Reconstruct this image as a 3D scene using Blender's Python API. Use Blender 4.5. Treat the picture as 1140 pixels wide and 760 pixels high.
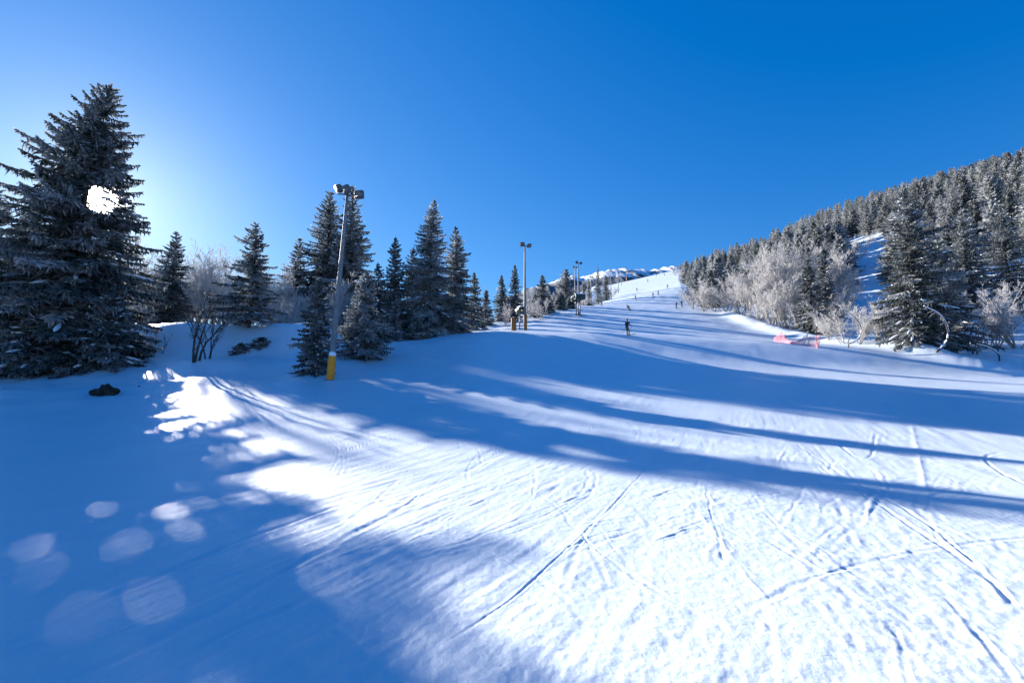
import bpy, bmesh, math, random
import numpy as np
from mathutils import Vector, Matrix

for o in list(bpy.data.objects):
    bpy.data.objects.remove(o)
S = bpy.context.scene
C = S.collection
R = math.radians

# ------------------------------------------------------------------ camera, sky, sun, exposure
F = 500.0                      # focal length in photo pixels (photo 1140 x 760)
PITCH = R(6.0)
cam = bpy.data.objects.new('camera', bpy.data.cameras.new('camera'))
C.objects.link(cam)
cam.data.lens = 36.0 * F / 1140.0
cam.data.sensor_width = 36.0
cam.data.clip_start = 0.05
cam.data.clip_end = 20000
cam.location = (0, 0, 0)
cam.rotation_euler = (math.pi / 2 + PITCH, 0, 0)
S.camera = cam

SUN_AZ, SUN_EL = R(-43.6), R(17.4)      # to the left of the view axis, above the horizon
SDIR = np.array([math.sin(SUN_AZ) * math.cos(SUN_EL), math.cos(SUN_AZ) * math.cos(SUN_EL), math.sin(SUN_EL)])
EXPO = 1.64
GAIN = 1.0 / (0.1 * 2 ** EXPO)

W = bpy.data.worlds.new('World')
S.world = W
W.use_nodes = True
wt = W.node_tree
for n in list(wt.nodes):
    wt.nodes.remove(n)


def wn(kind, **kw):
    n = wt.nodes.new(kind)
    for k, v in kw.items():
        setattr(n, k, v)
    return n


def wmath(op, a, b=None, clamp=False):
    n = wn('ShaderNodeMath', operation=op, use_clamp=clamp)
    for i, v in enumerate((a, b)):
        if v is None:
            continue
        if isinstance(v, (int, float)):
            n.inputs[i].default_value = v
        else:
            wt.links.new(v, n.inputs[i])
    return n.outputs[0]


sky = wn('ShaderNodeTexSky', sky_type='NISHITA')
sky.sun_disc = False
sky.sun_elevation = SUN_EL
sky.sun_rotation = SUN_AZ
sky.air_density, sky.dust_density, sky.ozone_density = 1.0, 0.2, 6.0
sep = wn('ShaderNodeSeparateColor')
wt.links.new(sky.outputs[0], sep.inputs[0])
r_ = wmath('MULTIPLY', wmath('MAXIMUM', wmath('SUBTRACT', wmath('MULTIPLY', sep.outputs[0], 0.1), 0.0445), 0.001), 1.22)
g_ = wmath('MULTIPLY', wmath('POWER', wmath('MULTIPLY', sep.outputs[1], 0.1), 0.92), 1.26)
b_ = wmath('MULTIPLY', wmath('POWER', wmath('MULTIPLY', sep.outputs[2], 0.1), 0.62), 1.37)
# the solar disc with its bright aureole
tc = wn('ShaderNodeTexCoord')
dot = wn('ShaderNodeVectorMath', operation='DOT_PRODUCT')
nrm = wn('ShaderNodeVectorMath', operation='NORMALIZE')
wt.links.new(tc.outputs['Generated'], nrm.inputs[0])
wt.links.new(nrm.outputs[0], dot.inputs[0])
dot.inputs[1].default_value = tuple(SDIR)
ang = wmath('ARCCOSINE', wmath('MINIMUM', dot.outputs['Value'], 0.9999999))
core = wmath('MULTIPLY', wmath('EXPONENT', wmath('MULTIPLY', wmath('POWER', wmath('DIVIDE', ang, R(1.0)), 2.0), -1.0)), 40.0)
halo = wmath('MULTIPLY', wmath('EXPONENT', wmath('DIVIDE', ang, -R(3.8))), 0.50)
glow = wmath('ADD', core, halo)
comb = wn('ShaderNodeCombineColor')
for i, (ch, warm) in enumerate(((r_, 1.0), (g_, 0.93), (b_, 0.78))):
    wt.links.new(wmath('MULTIPLY', wmath('ADD', ch, wmath('MULTIPLY', glow, warm)), GAIN), comb.inputs[i])
bg = wn('ShaderNodeBackground')
bg.inputs[1].default_value = 0.1
wo = wn('ShaderNodeOutputWorld')
wt.links.new(comb.outputs[0], bg.inputs[0])
wt.links.new(bg.outputs[0], wo.inputs[0])

sl = bpy.data.lights.new('sun', 'SUN')
sl.energy = 5.0
sl.angle = R(0.55)
sl.color = (1.0, 0.93, 0.85)
sun = bpy.data.objects.new('sun', sl)
C.objects.link(sun)
sun.rotation_euler = Vector(SDIR).to_track_quat('Z', 'Y').to_euler()
sun.location = (-60, 60, 60)

S.view_settings.view_transform = 'Standard'
S.view_settings.look = 'None'
S.view_settings.gamma = 1
S.view_settings.exposure = EXPO
S.view_settings.use_curve_mapping = False
S.cycles.use_denoising = True
S.cycles.max_bounces = 6
S.cycles.diffuse_bounces = 3
S.cycles.transparent_max_bounces = 4
S.cycles.sample_clamp_indirect = 4.0


# ------------------------------------------------------------------ noise
def _hash(ix, iy, seed):
    h = (ix.astype(np.int64) * 374761393 + iy.astype(np.int64) * 668265263 + seed * 974634777) & 0xFFFFFFFF
    h = ((h ^ (h >> 13)) * 1274126177) & 0xFFFFFFFF
    return ((h ^ (h >> 16)) & 0xFFFF) / 65535.0


def noise(x, y, seed=0):
    xi, yi = np.floor(x), np.floor(y)
    fx, fy = x - xi, y - yi
    fx = fx * fx * fx * (fx * (fx * 6 - 15) + 10)
    fy = fy * fy * fy * (fy * (fy * 6 - 15) + 10)
    a, b = _hash(xi, yi, seed), _hash(xi + 1, yi, seed)
    c, d = _hash(xi, yi + 1, seed), _hash(xi + 1, yi + 1, seed)
    return (a + (b - a) * fx) * (1 - fy) + (c + (d - c) * fx) * fy - 0.5


def fbm(x, y, seed=0, octv=3):
    s, a = 0, 1.0
    for k in range(octv):
        s = s + a * noise(x * 2 ** k + 17.3 * k, y * 2 ** k - 9.1 * k, seed + k)
        a *= 0.5
    return s


def smooth(a, b, x):
    t = np.clip((x - a) / (b - a), 0, 1)
    return t * t * (3 - 2 * t)


class Curve1:
    """smooth (Catmull-Rom style) interpolation through points"""

    def __init__(self, pts):
        p = np.array(pts, float)
        self.x, self.y = p[:, 0], p[:, 1]
        d = np.diff(self.y) / np.diff(self.x)
        m = np.concatenate([[d[0]], (d[:-1] + d[1:]) / 2, [d[-1]]])
        for i in range(1, len(m) - 1):                       # monotone where the data are
            if d[i - 1] * d[i] <= 0:
                m[i] = 0
            else:
                m[i] = np.sign(d[i]) * min(abs(m[i]), 3 * abs(d[i - 1]), 3 * abs(d[i]))
        self.m = m

    def __call__(self, q):
        q = np.clip(np.asarray(q, float), self.x[0], self.x[-1])
        i = np.clip(np.searchsorted(self.x, q) - 1, 0, len(self.x) - 2)
        h = self.x[i + 1] - self.x[i]
        t = (q - self.x[i]) / h
        return ((2 * t ** 3 - 3 * t ** 2 + 1) * self.y[i] + (t ** 3 - 2 * t ** 2 + t) * h * self.m[i]
                + (-2 * t ** 3 + 3 * t ** 2) * self.y[i + 1] + (t ** 3 - t ** 2) * h * self.m[i + 1])


# ------------------------------------------------------------------ terrain
PROFILE = Curve1([(-200, -18), (-60, -6), (-20, -2.5), (0, -1.65), (5, -1.7), (10, -1.65), (15, -1.25), (20, -0.55), (27, 0.7), (35, 2.5),
                  (46, 5.6), (55, 7.2), (70, 10.2), (89, 14.6), (112, 20.3), (126, 23.4), (140, 26.4), (168, 35.0), (200, 43.8),
                  (300, 74.0), (330, 82.5), (400, 93), (500, 115), (700, 160), (1000, 215), (1400, 260), (4000, 300)])
XR = Curve1([(-200, 20), (0, 32), (20, 36), (43, 38.5), (60, 38.5), (89, 42), (140, 55), (200, 76), (300, 113), (400, 148), (800, 290), (4000, 1300)])
XL = Curve1([(-200, -40), (-20, -26), (0, -20), (27, -11.5), (55, -1.0), (89, 10.5), (140, 24), (200, 40), (300, 64), (400, 86), (800, 180), (4000, 900)])
RISE = Curve1([(0, 0), (6, 0.25), (20, 2.0), (48, 9.5), (80, 22), (109, 36), (156, 52), (250, 68), (600, 95), (3000, 120)])


def H(x, y):
    """ground height without the fine relief"""
    x, y = np.asarray(x, float), np.asarray(y, float)
    z = PROFILE(y)
    dr, dl = x - XR(y), XL(y) - x
    z = z + RISE(np.maximum(dr, 0)) * smooth(20, 75, y) + 0.35 * RISE(np.maximum(dr, 0)) * (1 - smooth(20, 75, y))
    # the lit snow bank along the right edge
    z = z + (0.75 + 0.3 * noise(x / 5, y / 5, 3)) * np.exp(-((dr - 2.2) / 2.0) ** 2) * smooth(34, 42, y) * (1 - smooth(85, 100, y))
    # left of the piste the ground drops away from 60 m on
    z = z - np.minimum(0.45 * np.maximum(dl - 8, 0), 300) * smooth(70, 130, y)
    # the upper slope leans a little towards the left
    z = z + 0.23 * (np.clip(x, XL(y), XR(y)) - 0.5 * (XL(y) + XR(y))) * smooth(125, 175, y) - 0.055 * np.clip(x - 8, 0, 42) * smooth(20, 38, y) * (1 - smooth(55, 95, y))
    z = z - np.minimum(0.10 * np.maximum(dl, 0), 2.0) * smooth(36, 48, y) * (1 - smooth(58, 90, y))
    # mound behind the near spruces on the left
    z = z + (2.5 + 0.9 * noise(x / 4, y / 4, 9)) * np.exp(-((y - 38.5) / 3.3) ** 2) * smooth(-13.5, -17, x) * smooth(-60, -42, x)
    z = z + 0.35 * np.exp(-((y - 31) / 2.5) ** 2) * smooth(-9, -14, x)
    return z


def ray_el(v):
    return PITCH + math.atan((380.0 - v) / F)


def at(u, y):
    """ground point at forward distance y below photo column u"""
    x, z = 0.0, 0.0
    for _ in range(12):
        x = (u - 570.0) / F * (y * math.cos(PITCH) + z * math.sin(PITCH))
        z = float(H(x, y))
    return x, y, z


def top_z(v, y):
    return y * math.tan(ray_el(v))


def ground_hit(u, v):
    """where the ray through photo pixel (u, v) meets the ground"""
    d = np.array([(u - 570) / F, math.cos(PITCH) - (380 - v) / F * math.sin(PITCH), math.sin(PITCH) + (380 - v) / F * math.cos(PITCH)])
    t = 0.5
    for _ in range(20000):
        p = d * t
        gap = p[2] - float(H(p[0], p[1]))
        if gap <= 0.003:
            break
        t += max(gap * 0.5, 0.003)
    return d[0] * t, d[1] * t


# ------------------------------------------------------------------ materials
def new_mat(name):
    m = bpy.data.materials.new(name)
    m.use_nodes = True
    nt = m.node_tree
    p = nt.nodes['Principled BSDF']
    return m, nt, p


def plain(name, col, rough=0.6, metal=0.0, noise_amt=0.0, scale=8.0):
    m, nt, p = new_mat(name)
    p.inputs['Base Color'].default_value = (*col, 1)
    p.inputs['Roughness'].default_value = rough
    p.inputs['Metallic'].default_value = metal
    if noise_amt:
        t = nt.nodes.new('ShaderNodeTexNoise')
        t.inputs['Scale'].default_value = scale
        t.inputs['Detail'].default_value = 5
        tcn = nt.nodes.new('ShaderNodeTexCoord')
        nt.links.new(tcn.outputs['Object'], t.inputs['Vector'])
        rmp = nt.nodes.new('ShaderNodeValToRGB')
        rmp.color_ramp.elements[0].position = 0.3
        rmp.color_ramp.elements[1].position = 0.7
        rmp.color_ramp.elements[0].color = (*[c * (1 - noise_amt) for c in col], 1)
        rmp.color_ramp.elements[1].color = (*[min(1, c * (1 + noise_amt)) for c in col], 1)
        nt.links.new(t.outputs[0], rmp.inputs[0])
        nt.links.new(rmp.outputs[0], p.inputs['Base Color'])
        bp = nt.nodes.new('ShaderNodeBump')
        bp.inputs['Strength'].default_value = 0.25
        bp.inputs['Distance'].default_value = 0.02
        nt.links.new(t.outputs[0], bp.inputs['Height'])
        nt.links.new(bp.outputs[0], p.inputs['Normal'])
    return m


def snow_material():
    m, nt, p = new_mat('snow')
    p.inputs['Base Color'].default_value = (0.86, 0.885, 0.92, 1)
    p.inputs['Roughness'].default_value = 0.45
    p.inputs['Specular IOR Level'].default_value = 0.7
    tcn = nt.nodes.new('ShaderNodeTexCoord')
    a = nt.nodes.new('ShaderNodeTexNoise')
    a.inputs['Scale'].default_value = 38
    a.inputs['Detail'].default_value = 6
    a.inputs['Roughness'].default_value = 0.75
    nt.links.new(tcn.outputs['Object'], a.inputs['Vector'])
    bp = nt.nodes.new('ShaderNodeBump')
    bp.inputs['Strength'].default_value = 0.6
    bp.inputs['Distance'].default_value = 0.012
    nt.links.new(a.outputs[0], bp.inputs['Height'])
    # coarser cloudiness of the packed surface
    b = nt.nodes.new('ShaderNodeTexNoise')
    b.inputs['Scale'].default_value = 0.7
    b.inputs['Detail'].default_value = 6
    nt.links.new(tcn.outputs['Object'], b.inputs['Vector'])
    rmp = nt.nodes.new('ShaderNodeValToRGB')
    rmp.color_ramp.elements[0].position = 0.3
    rmp.color_ramp.elements[1].position = 0.75
    rmp.color_ramp.elements[0].color = (0.635, 0.725, 0.79, 1)
    rmp.color_ramp.elements[1].color = (0.70, 0.775, 0.83, 1)
    nt.links.new(b.outputs[0], rmp.inputs[0])
    nt.links.new(rmp.outputs[0], p.inputs['Base Color'])
    nt.links.new(bp.outputs[0], p.inputs['Normal'])
    return m


def needle_material(name, dark, frost_col, bias=0.0, through=0.3):
    """green needles under hoar frost; the 'frost' attribute of a twig says how much of it is white"""
    m, nt, p = new_mat(name)
    at_ = nt.nodes.new('ShaderNodeAttribute')
    at_.attribute_name = 'frost'
    tcn = nt.nodes.new('ShaderNodeTexCoord')
    t = nt.nodes.new('ShaderNodeTexNoise')
    t.inputs['Scale'].default_value = 1.3
    t.inputs['Detail'].default_value = 3
    nt.links.new(tcn.outputs['Object'], t.inputs['Vector'])
    mth = nt.nodes.new('ShaderNodeMath')
    mth.operation = 'MULTIPLY_ADD'
    nt.links.new(t.outputs[0], mth.inputs[0])
    mth.inputs[1].default_value = 0.9
    mth.inputs[2].default_value = -0.45 + bias
    ad = nt.nodes.new('ShaderNodeMath')
    ad.operation = 'ADD'
    ad.use_clamp = True
    nt.links.new(mth.outputs[0], ad.inputs[0])
    nt.links.new(at_.outputs['Fac'], ad.inputs[1])
    mix = nt.nodes.new('ShaderNodeMix')
    mix.data_type = 'RGBA'
    nt.links.new(ad.outputs[0], mix.inputs['Factor'])
    mix.inputs['A'].default_value = (*dark, 1)
    mix.inputs['B'].default_value = (*frost_col, 1)
    dif = nt.nodes.new('ShaderNodeBsdfDiffuse')
    trl = nt.nodes.new('ShaderNodeBsdfTranslucent')
    nt.links.new(mix.outputs['Result'], dif.inputs[0])
    nt.links.new(mix.outputs['Result'], trl.inputs[0])
    ms = nt.nodes.new('ShaderNodeMixShader')
    ms.inputs[0].default_value = through
    nt.links.new(dif.outputs[0], ms.inputs[1])
    nt.links.new(trl.outputs[0], ms.inputs[2])
    nt.links.new(ms.outputs[0], nt.nodes['Material Output'].inputs['Surface'])
    return m


M = {}
M['snow'] = snow_material()
M['load'] = plain('branch_snow', (0.86, 0.89, 0.93), 0.6)
M['needle'] = needle_material('frosted_needles', (0.014, 0.028, 0.020), (0.60, 0.62, 0.64), 0.03)
M['needle_hill'] = needle_material('hill_needles', (0.020, 0.034, 0.026), (0.62, 0.64, 0.65), 0.12)
M['bark'] = plain('spruce_bark', (0.07, 0.05, 0.04), 0.9, 0, 0.4, 12)
M['frost'] = needle_material('frosted_twigs', (0.20, 0.18, 0.165), (0.82, 0.81, 0.80), 0.16, 0.45)
M['bare'] = plain('bare_twigs', (0.06, 0.05, 0.045), 0.9, 0, 0.3, 20)
M['galv'] = plain('galvanised_steel', (0.16, 0.165, 0.17), 0.6, 0.0, 0.2, 3)
M['lamp_body'] = plain('lamp_housing', (0.09, 0.095, 0.10), 0.75)
M['lamp_glass'] = plain('lamp_glass', (0.10, 0.11, 0.12), 0.4)
M['yellow'] = plain('yellow_padding', (0.90, 0.29, 0.006), 0.55, 0, 0.10, 5)
M['ochre'] = plain('ochre_padding', (0.27, 0.115, 0.028), 0.75, 0, 0.2, 5)
M['gun'] = plain('cannon_paint', (0.05, 0.07, 0.06), 0.5, 0.1, 0.2, 6)
M['steel'] = plain('dark_steel', (0.12, 0.12, 0.12), 0.5, 0.5)
M['rock'] = plain('dark_earth', (0.030, 0.026, 0.022), 0.95, 0, 0.5, 7)
M['net'] = plain('red_netting', (0.80, 0.33, 0.38), 0.7)
M['orange'] = plain('orange_padding', (0.75, 0.22, 0.03), 0.6)
M['skin'] = plain('skin', (0.55, 0.33, 0.24), 0.6)
M['navy'] = plain('navy_cloth', (0.012, 0.014, 0.03), 0.7)
M['khaki'] = plain('olive_cloth', (0.14, 0.12, 0.05), 0.8)
M['black'] = plain('black_cloth', (0.015, 0.015, 0.017), 0.7)
M['teal'] = plain('teal_cloth', (0.02, 0.10, 0.12), 0.7)
M['red'] = plain('red_cloth', (0.35, 0.03, 0.03), 0.7)
M['grey'] = plain('grey_cloth', (0.15, 0.15, 0.16), 0.7)
M['ski'] = plain('ski_lacquer', (0.05, 0.05, 0.06), 0.3)


def rock_mountain_material():
    m, nt, p = new_mat('mountain_snow_and_forest')
    tcn = nt.nodes.new('ShaderNodeTexCoord')
    t = nt.nodes.new('ShaderNodeTexNoise')
    t.inputs['Scale'].default_value = 0.008
    t.inputs['Detail'].default_value = 8
    t.inputs['Roughness'].default_value = 0.65
    nt.links.new(tcn.outputs['Object'], t.inputs['Vector'])
    sx = nt.nodes.new('ShaderNodeSeparateXYZ')
    nt.links.new(tcn.outputs['Object'], sx.inputs[0])
    mr = nt.nodes.new('ShaderNodeMapRange')
    mr.inputs['From Min'].default_value = 560
    mr.inputs['From Max'].default_value = 760
    mr.inputs['To Min'].default_value = -0.35
    mr.inputs['To Max'].default_value = 0.15
    nt.links.new(sx.outputs[2], mr.inputs[0])
    ad = nt.nodes.new('ShaderNodeMath')
    ad.operation = 'ADD'
    nt.links.new(t.outputs[0], ad.inputs[0])
    nt.links.new(mr.outputs[0], ad.inputs[1])
    rmp = nt.nodes.new('ShaderNodeValToRGB')
    rmp.color_ramp.elements[0].position = 0.52
    rmp.color_ramp.elements[1].position = 0.60
    rmp.color_ramp.elements[0].color = (0.07, 0.10, 0.13, 1)
    rmp.color_ramp.elements[1].color = (0.85, 0.87, 0.9, 1)
    nt.links.new(ad.outputs[0], rmp.inputs[0])
    nt.links.new(rmp.outputs[0], p.inputs['Base Color'])
    p.inputs['Roughness'].default_value = 0.9
    return m


M['mountain'] = rock_mountain_material()


# ------------------------------------------------------------------ mesh helpers
def mesh_from(name, V, Fq, mats, mat_idx=None, attr=None, smooth_=False):
    """V (n,3), Fq (m,k) array of equal sized faces or list of such arrays"""
    groups = Fq if isinstance(Fq, list) else [Fq]
    groups = [np.asarray(g, np.int32) for g in groups if len(g)]
    me = bpy.data.meshes.new(name)
    V = np.asarray(V, np.float32)
    me.vertices.add(len(V))
    me.vertices.foreach_set('co', V.ravel())
    loops = np.concatenate([g.ravel() for g in groups])
    sizes = np.concatenate([np.full(len(g), g.shape[1], np.int32) for g in groups])
    starts = np.concatenate([[0], np.cumsum(sizes)[:-1]]).astype(np.int32)
    me.loops.add(len(loops))
    me.loops.foreach_set('vertex_index', loops)
    me.polygons.add(len(sizes))
    me.polygons.foreach_set('loop_start', starts)
    me.polygons.foreach_set('loop_total', sizes)
    for m in mats:
        me.materials.append(m)
    if mat_idx is not None:
        me.polygons.foreach_set('material_index', np.asarray(mat_idx, np.int32))
    if smooth_:
        me.polygons.foreach_set('use_smooth', np.ones(len(sizes), bool))
    me.update(calc_edges=True)
    me.validate()
    if attr is not None:
        a = me.attributes.new('frost', 'FLOAT', 'POINT')
        a.data.foreach_set('value', np.asarray(attr, np.float32))
    return me


def link(name, me, parent=None):
    o = bpy.data.objects.new(name, me)
    C.objects.link(o)
    if parent is not None:
        o.parent = parent
    return o


def tag(o, label=None, cat=None, group=None, kind=None):
    if label:
        o['label'] = label
    if cat:
        o['category'] = cat
    if group:
        o['group'] = group
    if kind:
        o['kind'] = kind
    return o


def empty(name, loc, rz=0.0):
    o = bpy.data.objects.new(name, None)
    o.empty_display_size = 0.3
    C.objects.link(o)
    o.location = loc
    o.rotation_euler = (0, 0, rz)
    return o


def copy_tree(o, parent=None):
    c = o.copy()
    C.objects.link(c)
    if parent is not None:
        c.parent = parent
    for ch in list(o.children):
        copy_tree(ch, c)
    return c


class MB:
    """collects simple solids into one mesh"""

    def __init__(self):
        self.v, self.q, self.t, self.n = [], [], [], 0

    def add(self, V, quads=(), tris=()):
        V = np.asarray(V, float)
        if len(quads):
            self.q.append(np.asarray(quads) + self.n)
        if len(tris):
            self.t.append(np.asarray(tris) + self.n)
        self.v.append(V)
        self.n += len(V)

    def tube(self, pts, radii, sides=8, cap=True):
        P = np.asarray(pts, float)
        rr = np.broadcast_to(np.asarray(radii, float), (len(P),))
        T = np.gradient(P, axis=0)
        T /= np.linalg.norm(T, axis=1, keepdims=True) + 1e-9
        ref = np.where(np.abs(T[:, 2:3]) > 0.9, np.array([[1.0, 0, 0]]), np.array([[0, 0, 1.0]]))
        A = np.cross(T, ref)
        A /= np.linalg.norm(A, axis=1, keepdims=True) + 1e-9
        B = np.cross(T, A)
        th = np.arange(sides) * 2 * math.pi / sides
        V = P[:, None, :] + rr[:, None, None] * (np.cos(th)[None, :, None] * A[:, None, :] + np.sin(th)[None, :, None] * B[:, None, :])
        q = []
        for i in range(len(P) - 1):
            for k in range(sides):
                k2 = (k + 1) % sides
                q.append((i * sides + k, i * sides + k2, (i + 1) * sides + k2, (i + 1) * sides + k))
        V = V.reshape(-1, 3)
        tr = []
        if cap:
            n = len(V)
            V = np.vstack([V, P[0], P[-1]])
            last = (len(P) - 1) * sides
            for k in range(sides):
                k2 = (k + 1) % sides
                tr.append((n, k2, k))
                tr.append((n + 1, last + k, last + k2))
        self.add(V, q, tr)

    def box(self, c, size, rot=None, bev=0.0):
        hx, hy, hz = [s / 2 for s in size]
        b = min(bev, hx * 0.9, hy * 0.9, hz * 0.9)
        if b <= 0:
            V = [(sx * hx, sy * hy, sz * hz) for sz in (-1, 1) for sy in (-1, 1) for sx in (-1, 1)]
            Q = [(0, 2, 3, 1), (4, 5, 7, 6), (0, 1, 5, 4), (2, 6, 7, 3), (0, 4, 6, 2), (1, 3, 7, 5)]
        else:
            bm = bmesh.new()
            bmesh.ops.create_cube(bm, size=1)
            for vv in bm.verts:
                vv.co = Vector((vv.co.x * 2 * hx, vv.co.y * 2 * hy, vv.co.z * 2 * hz))
            bmesh.ops.bevel(bm, geom=list(bm.edges), offset=b, segments=2, affect='EDGES')
            bm.verts.index_update()
            V = [tuple(vv.co) for vv in bm.verts]
            Q, T_ = [], []
            for f in bm.faces:
                ids = [vv.index for vv in f.verts]
                if len(ids) == 4:
                    Q.append(ids)
                else:
                    for k in range(1, len(ids) - 1):
                        T_.append((ids[0], ids[k], ids[k + 1]))
            bm.free()
            V = np.array(V)
            if rot is not None:
                V = V @ np.array(rot.to_3x3()).T
            self.add(V + np.array(c), Q, T_)
            return
        V = np.array(V)
        if rot is not None:
            V = V @ np.array(rot.to_3x3()).T
        self.add(V + np.array(c), Q)

    def mesh(self, name, mats, smooth_=False, attr=None):
        g = []
        if self.q:
            g.append(np.vstack(self.q))
        if self.t:
            g.append(np.vstack(self.t))
        return mesh_from(name, np.vstack(self.v), g, mats if isinstance(mats, list) else [mats], smooth_=smooth_, attr=attr)


# ------------------------------------------------------------------ the snow field: one sheet from the camera to the skyline
def groove(x, y, z, pts, width, depth, rim=0.4, wob=0.0):
    """a ski track: trough with raised sides along a polyline"""
    P = np.array(pts, float)
    bb = (x > P[:, 0].min() - 1) & (x < P[:, 0].max() + 1) & (y > P[:, 1].min() - 1) & (y < P[:, 1].max() + 1)
    idx = np.nonzero(bb)
    if not len(idx[0]):
        return
    px, py = x[idx], y[idx]
    px = px + 0.05 * noise(px / 0.35, py / 0.35, 15) * min(1.0, width / 0.04)
    best = np.full(px.shape, 1e9)
    tt = np.zeros(px.shape)
    L = 0
    seg = np.linalg.norm(np.diff(P, axis=0), axis=1)
    for i in range(len(P) - 1):
        a, b = P[i], P[i + 1]
        d = b - a
        t = np.clip(((px - a[0]) * d[0] + (py - a[1]) * d[1]) / (d @ d), 0, 1)
        dist = np.hypot(px - a[0] - t * d[0], py - a[1] - t * d[1])
        m = dist < best
        best[m] = dist[m]
        tt[m] = (L + t * seg[i])[m]
        L += seg[i]
    w = 0.55 * width * (1 + wob * noise(tt * 1.7, tt * 0 + 3, 5))
    fade = smooth(0, 0.12 * L, tt) * smooth(L, L * 0.88, tt)
    broken = 0.55 + 0.9 * np.clip(noise(tt * 2.1, tt * 0, 8) + 0.5, 0, 1)
    g = -np.exp(-(best / w) ** 2) + rim * np.exp(-((best - 1.9 * w) / (0.8 * w)) ** 2)
    z[idx] += 0.20 * depth * g * fade * broken


def chaikin(pts, n=3):
    P = np.array(pts, float)
    for _ in range(n):
        Q = np.empty((2 * (len(P) - 1) + 2, 2))
        Q[0], Q[-1] = P[0], P[-1]
        Q[1:-1:2] = 0.75 * P[:-1] + 0.25 * P[1:]
        Q[2:-1:2] = 0.25 * P[:-1] + 0.75 * P[1:]
        P = Q
    return P


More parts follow.
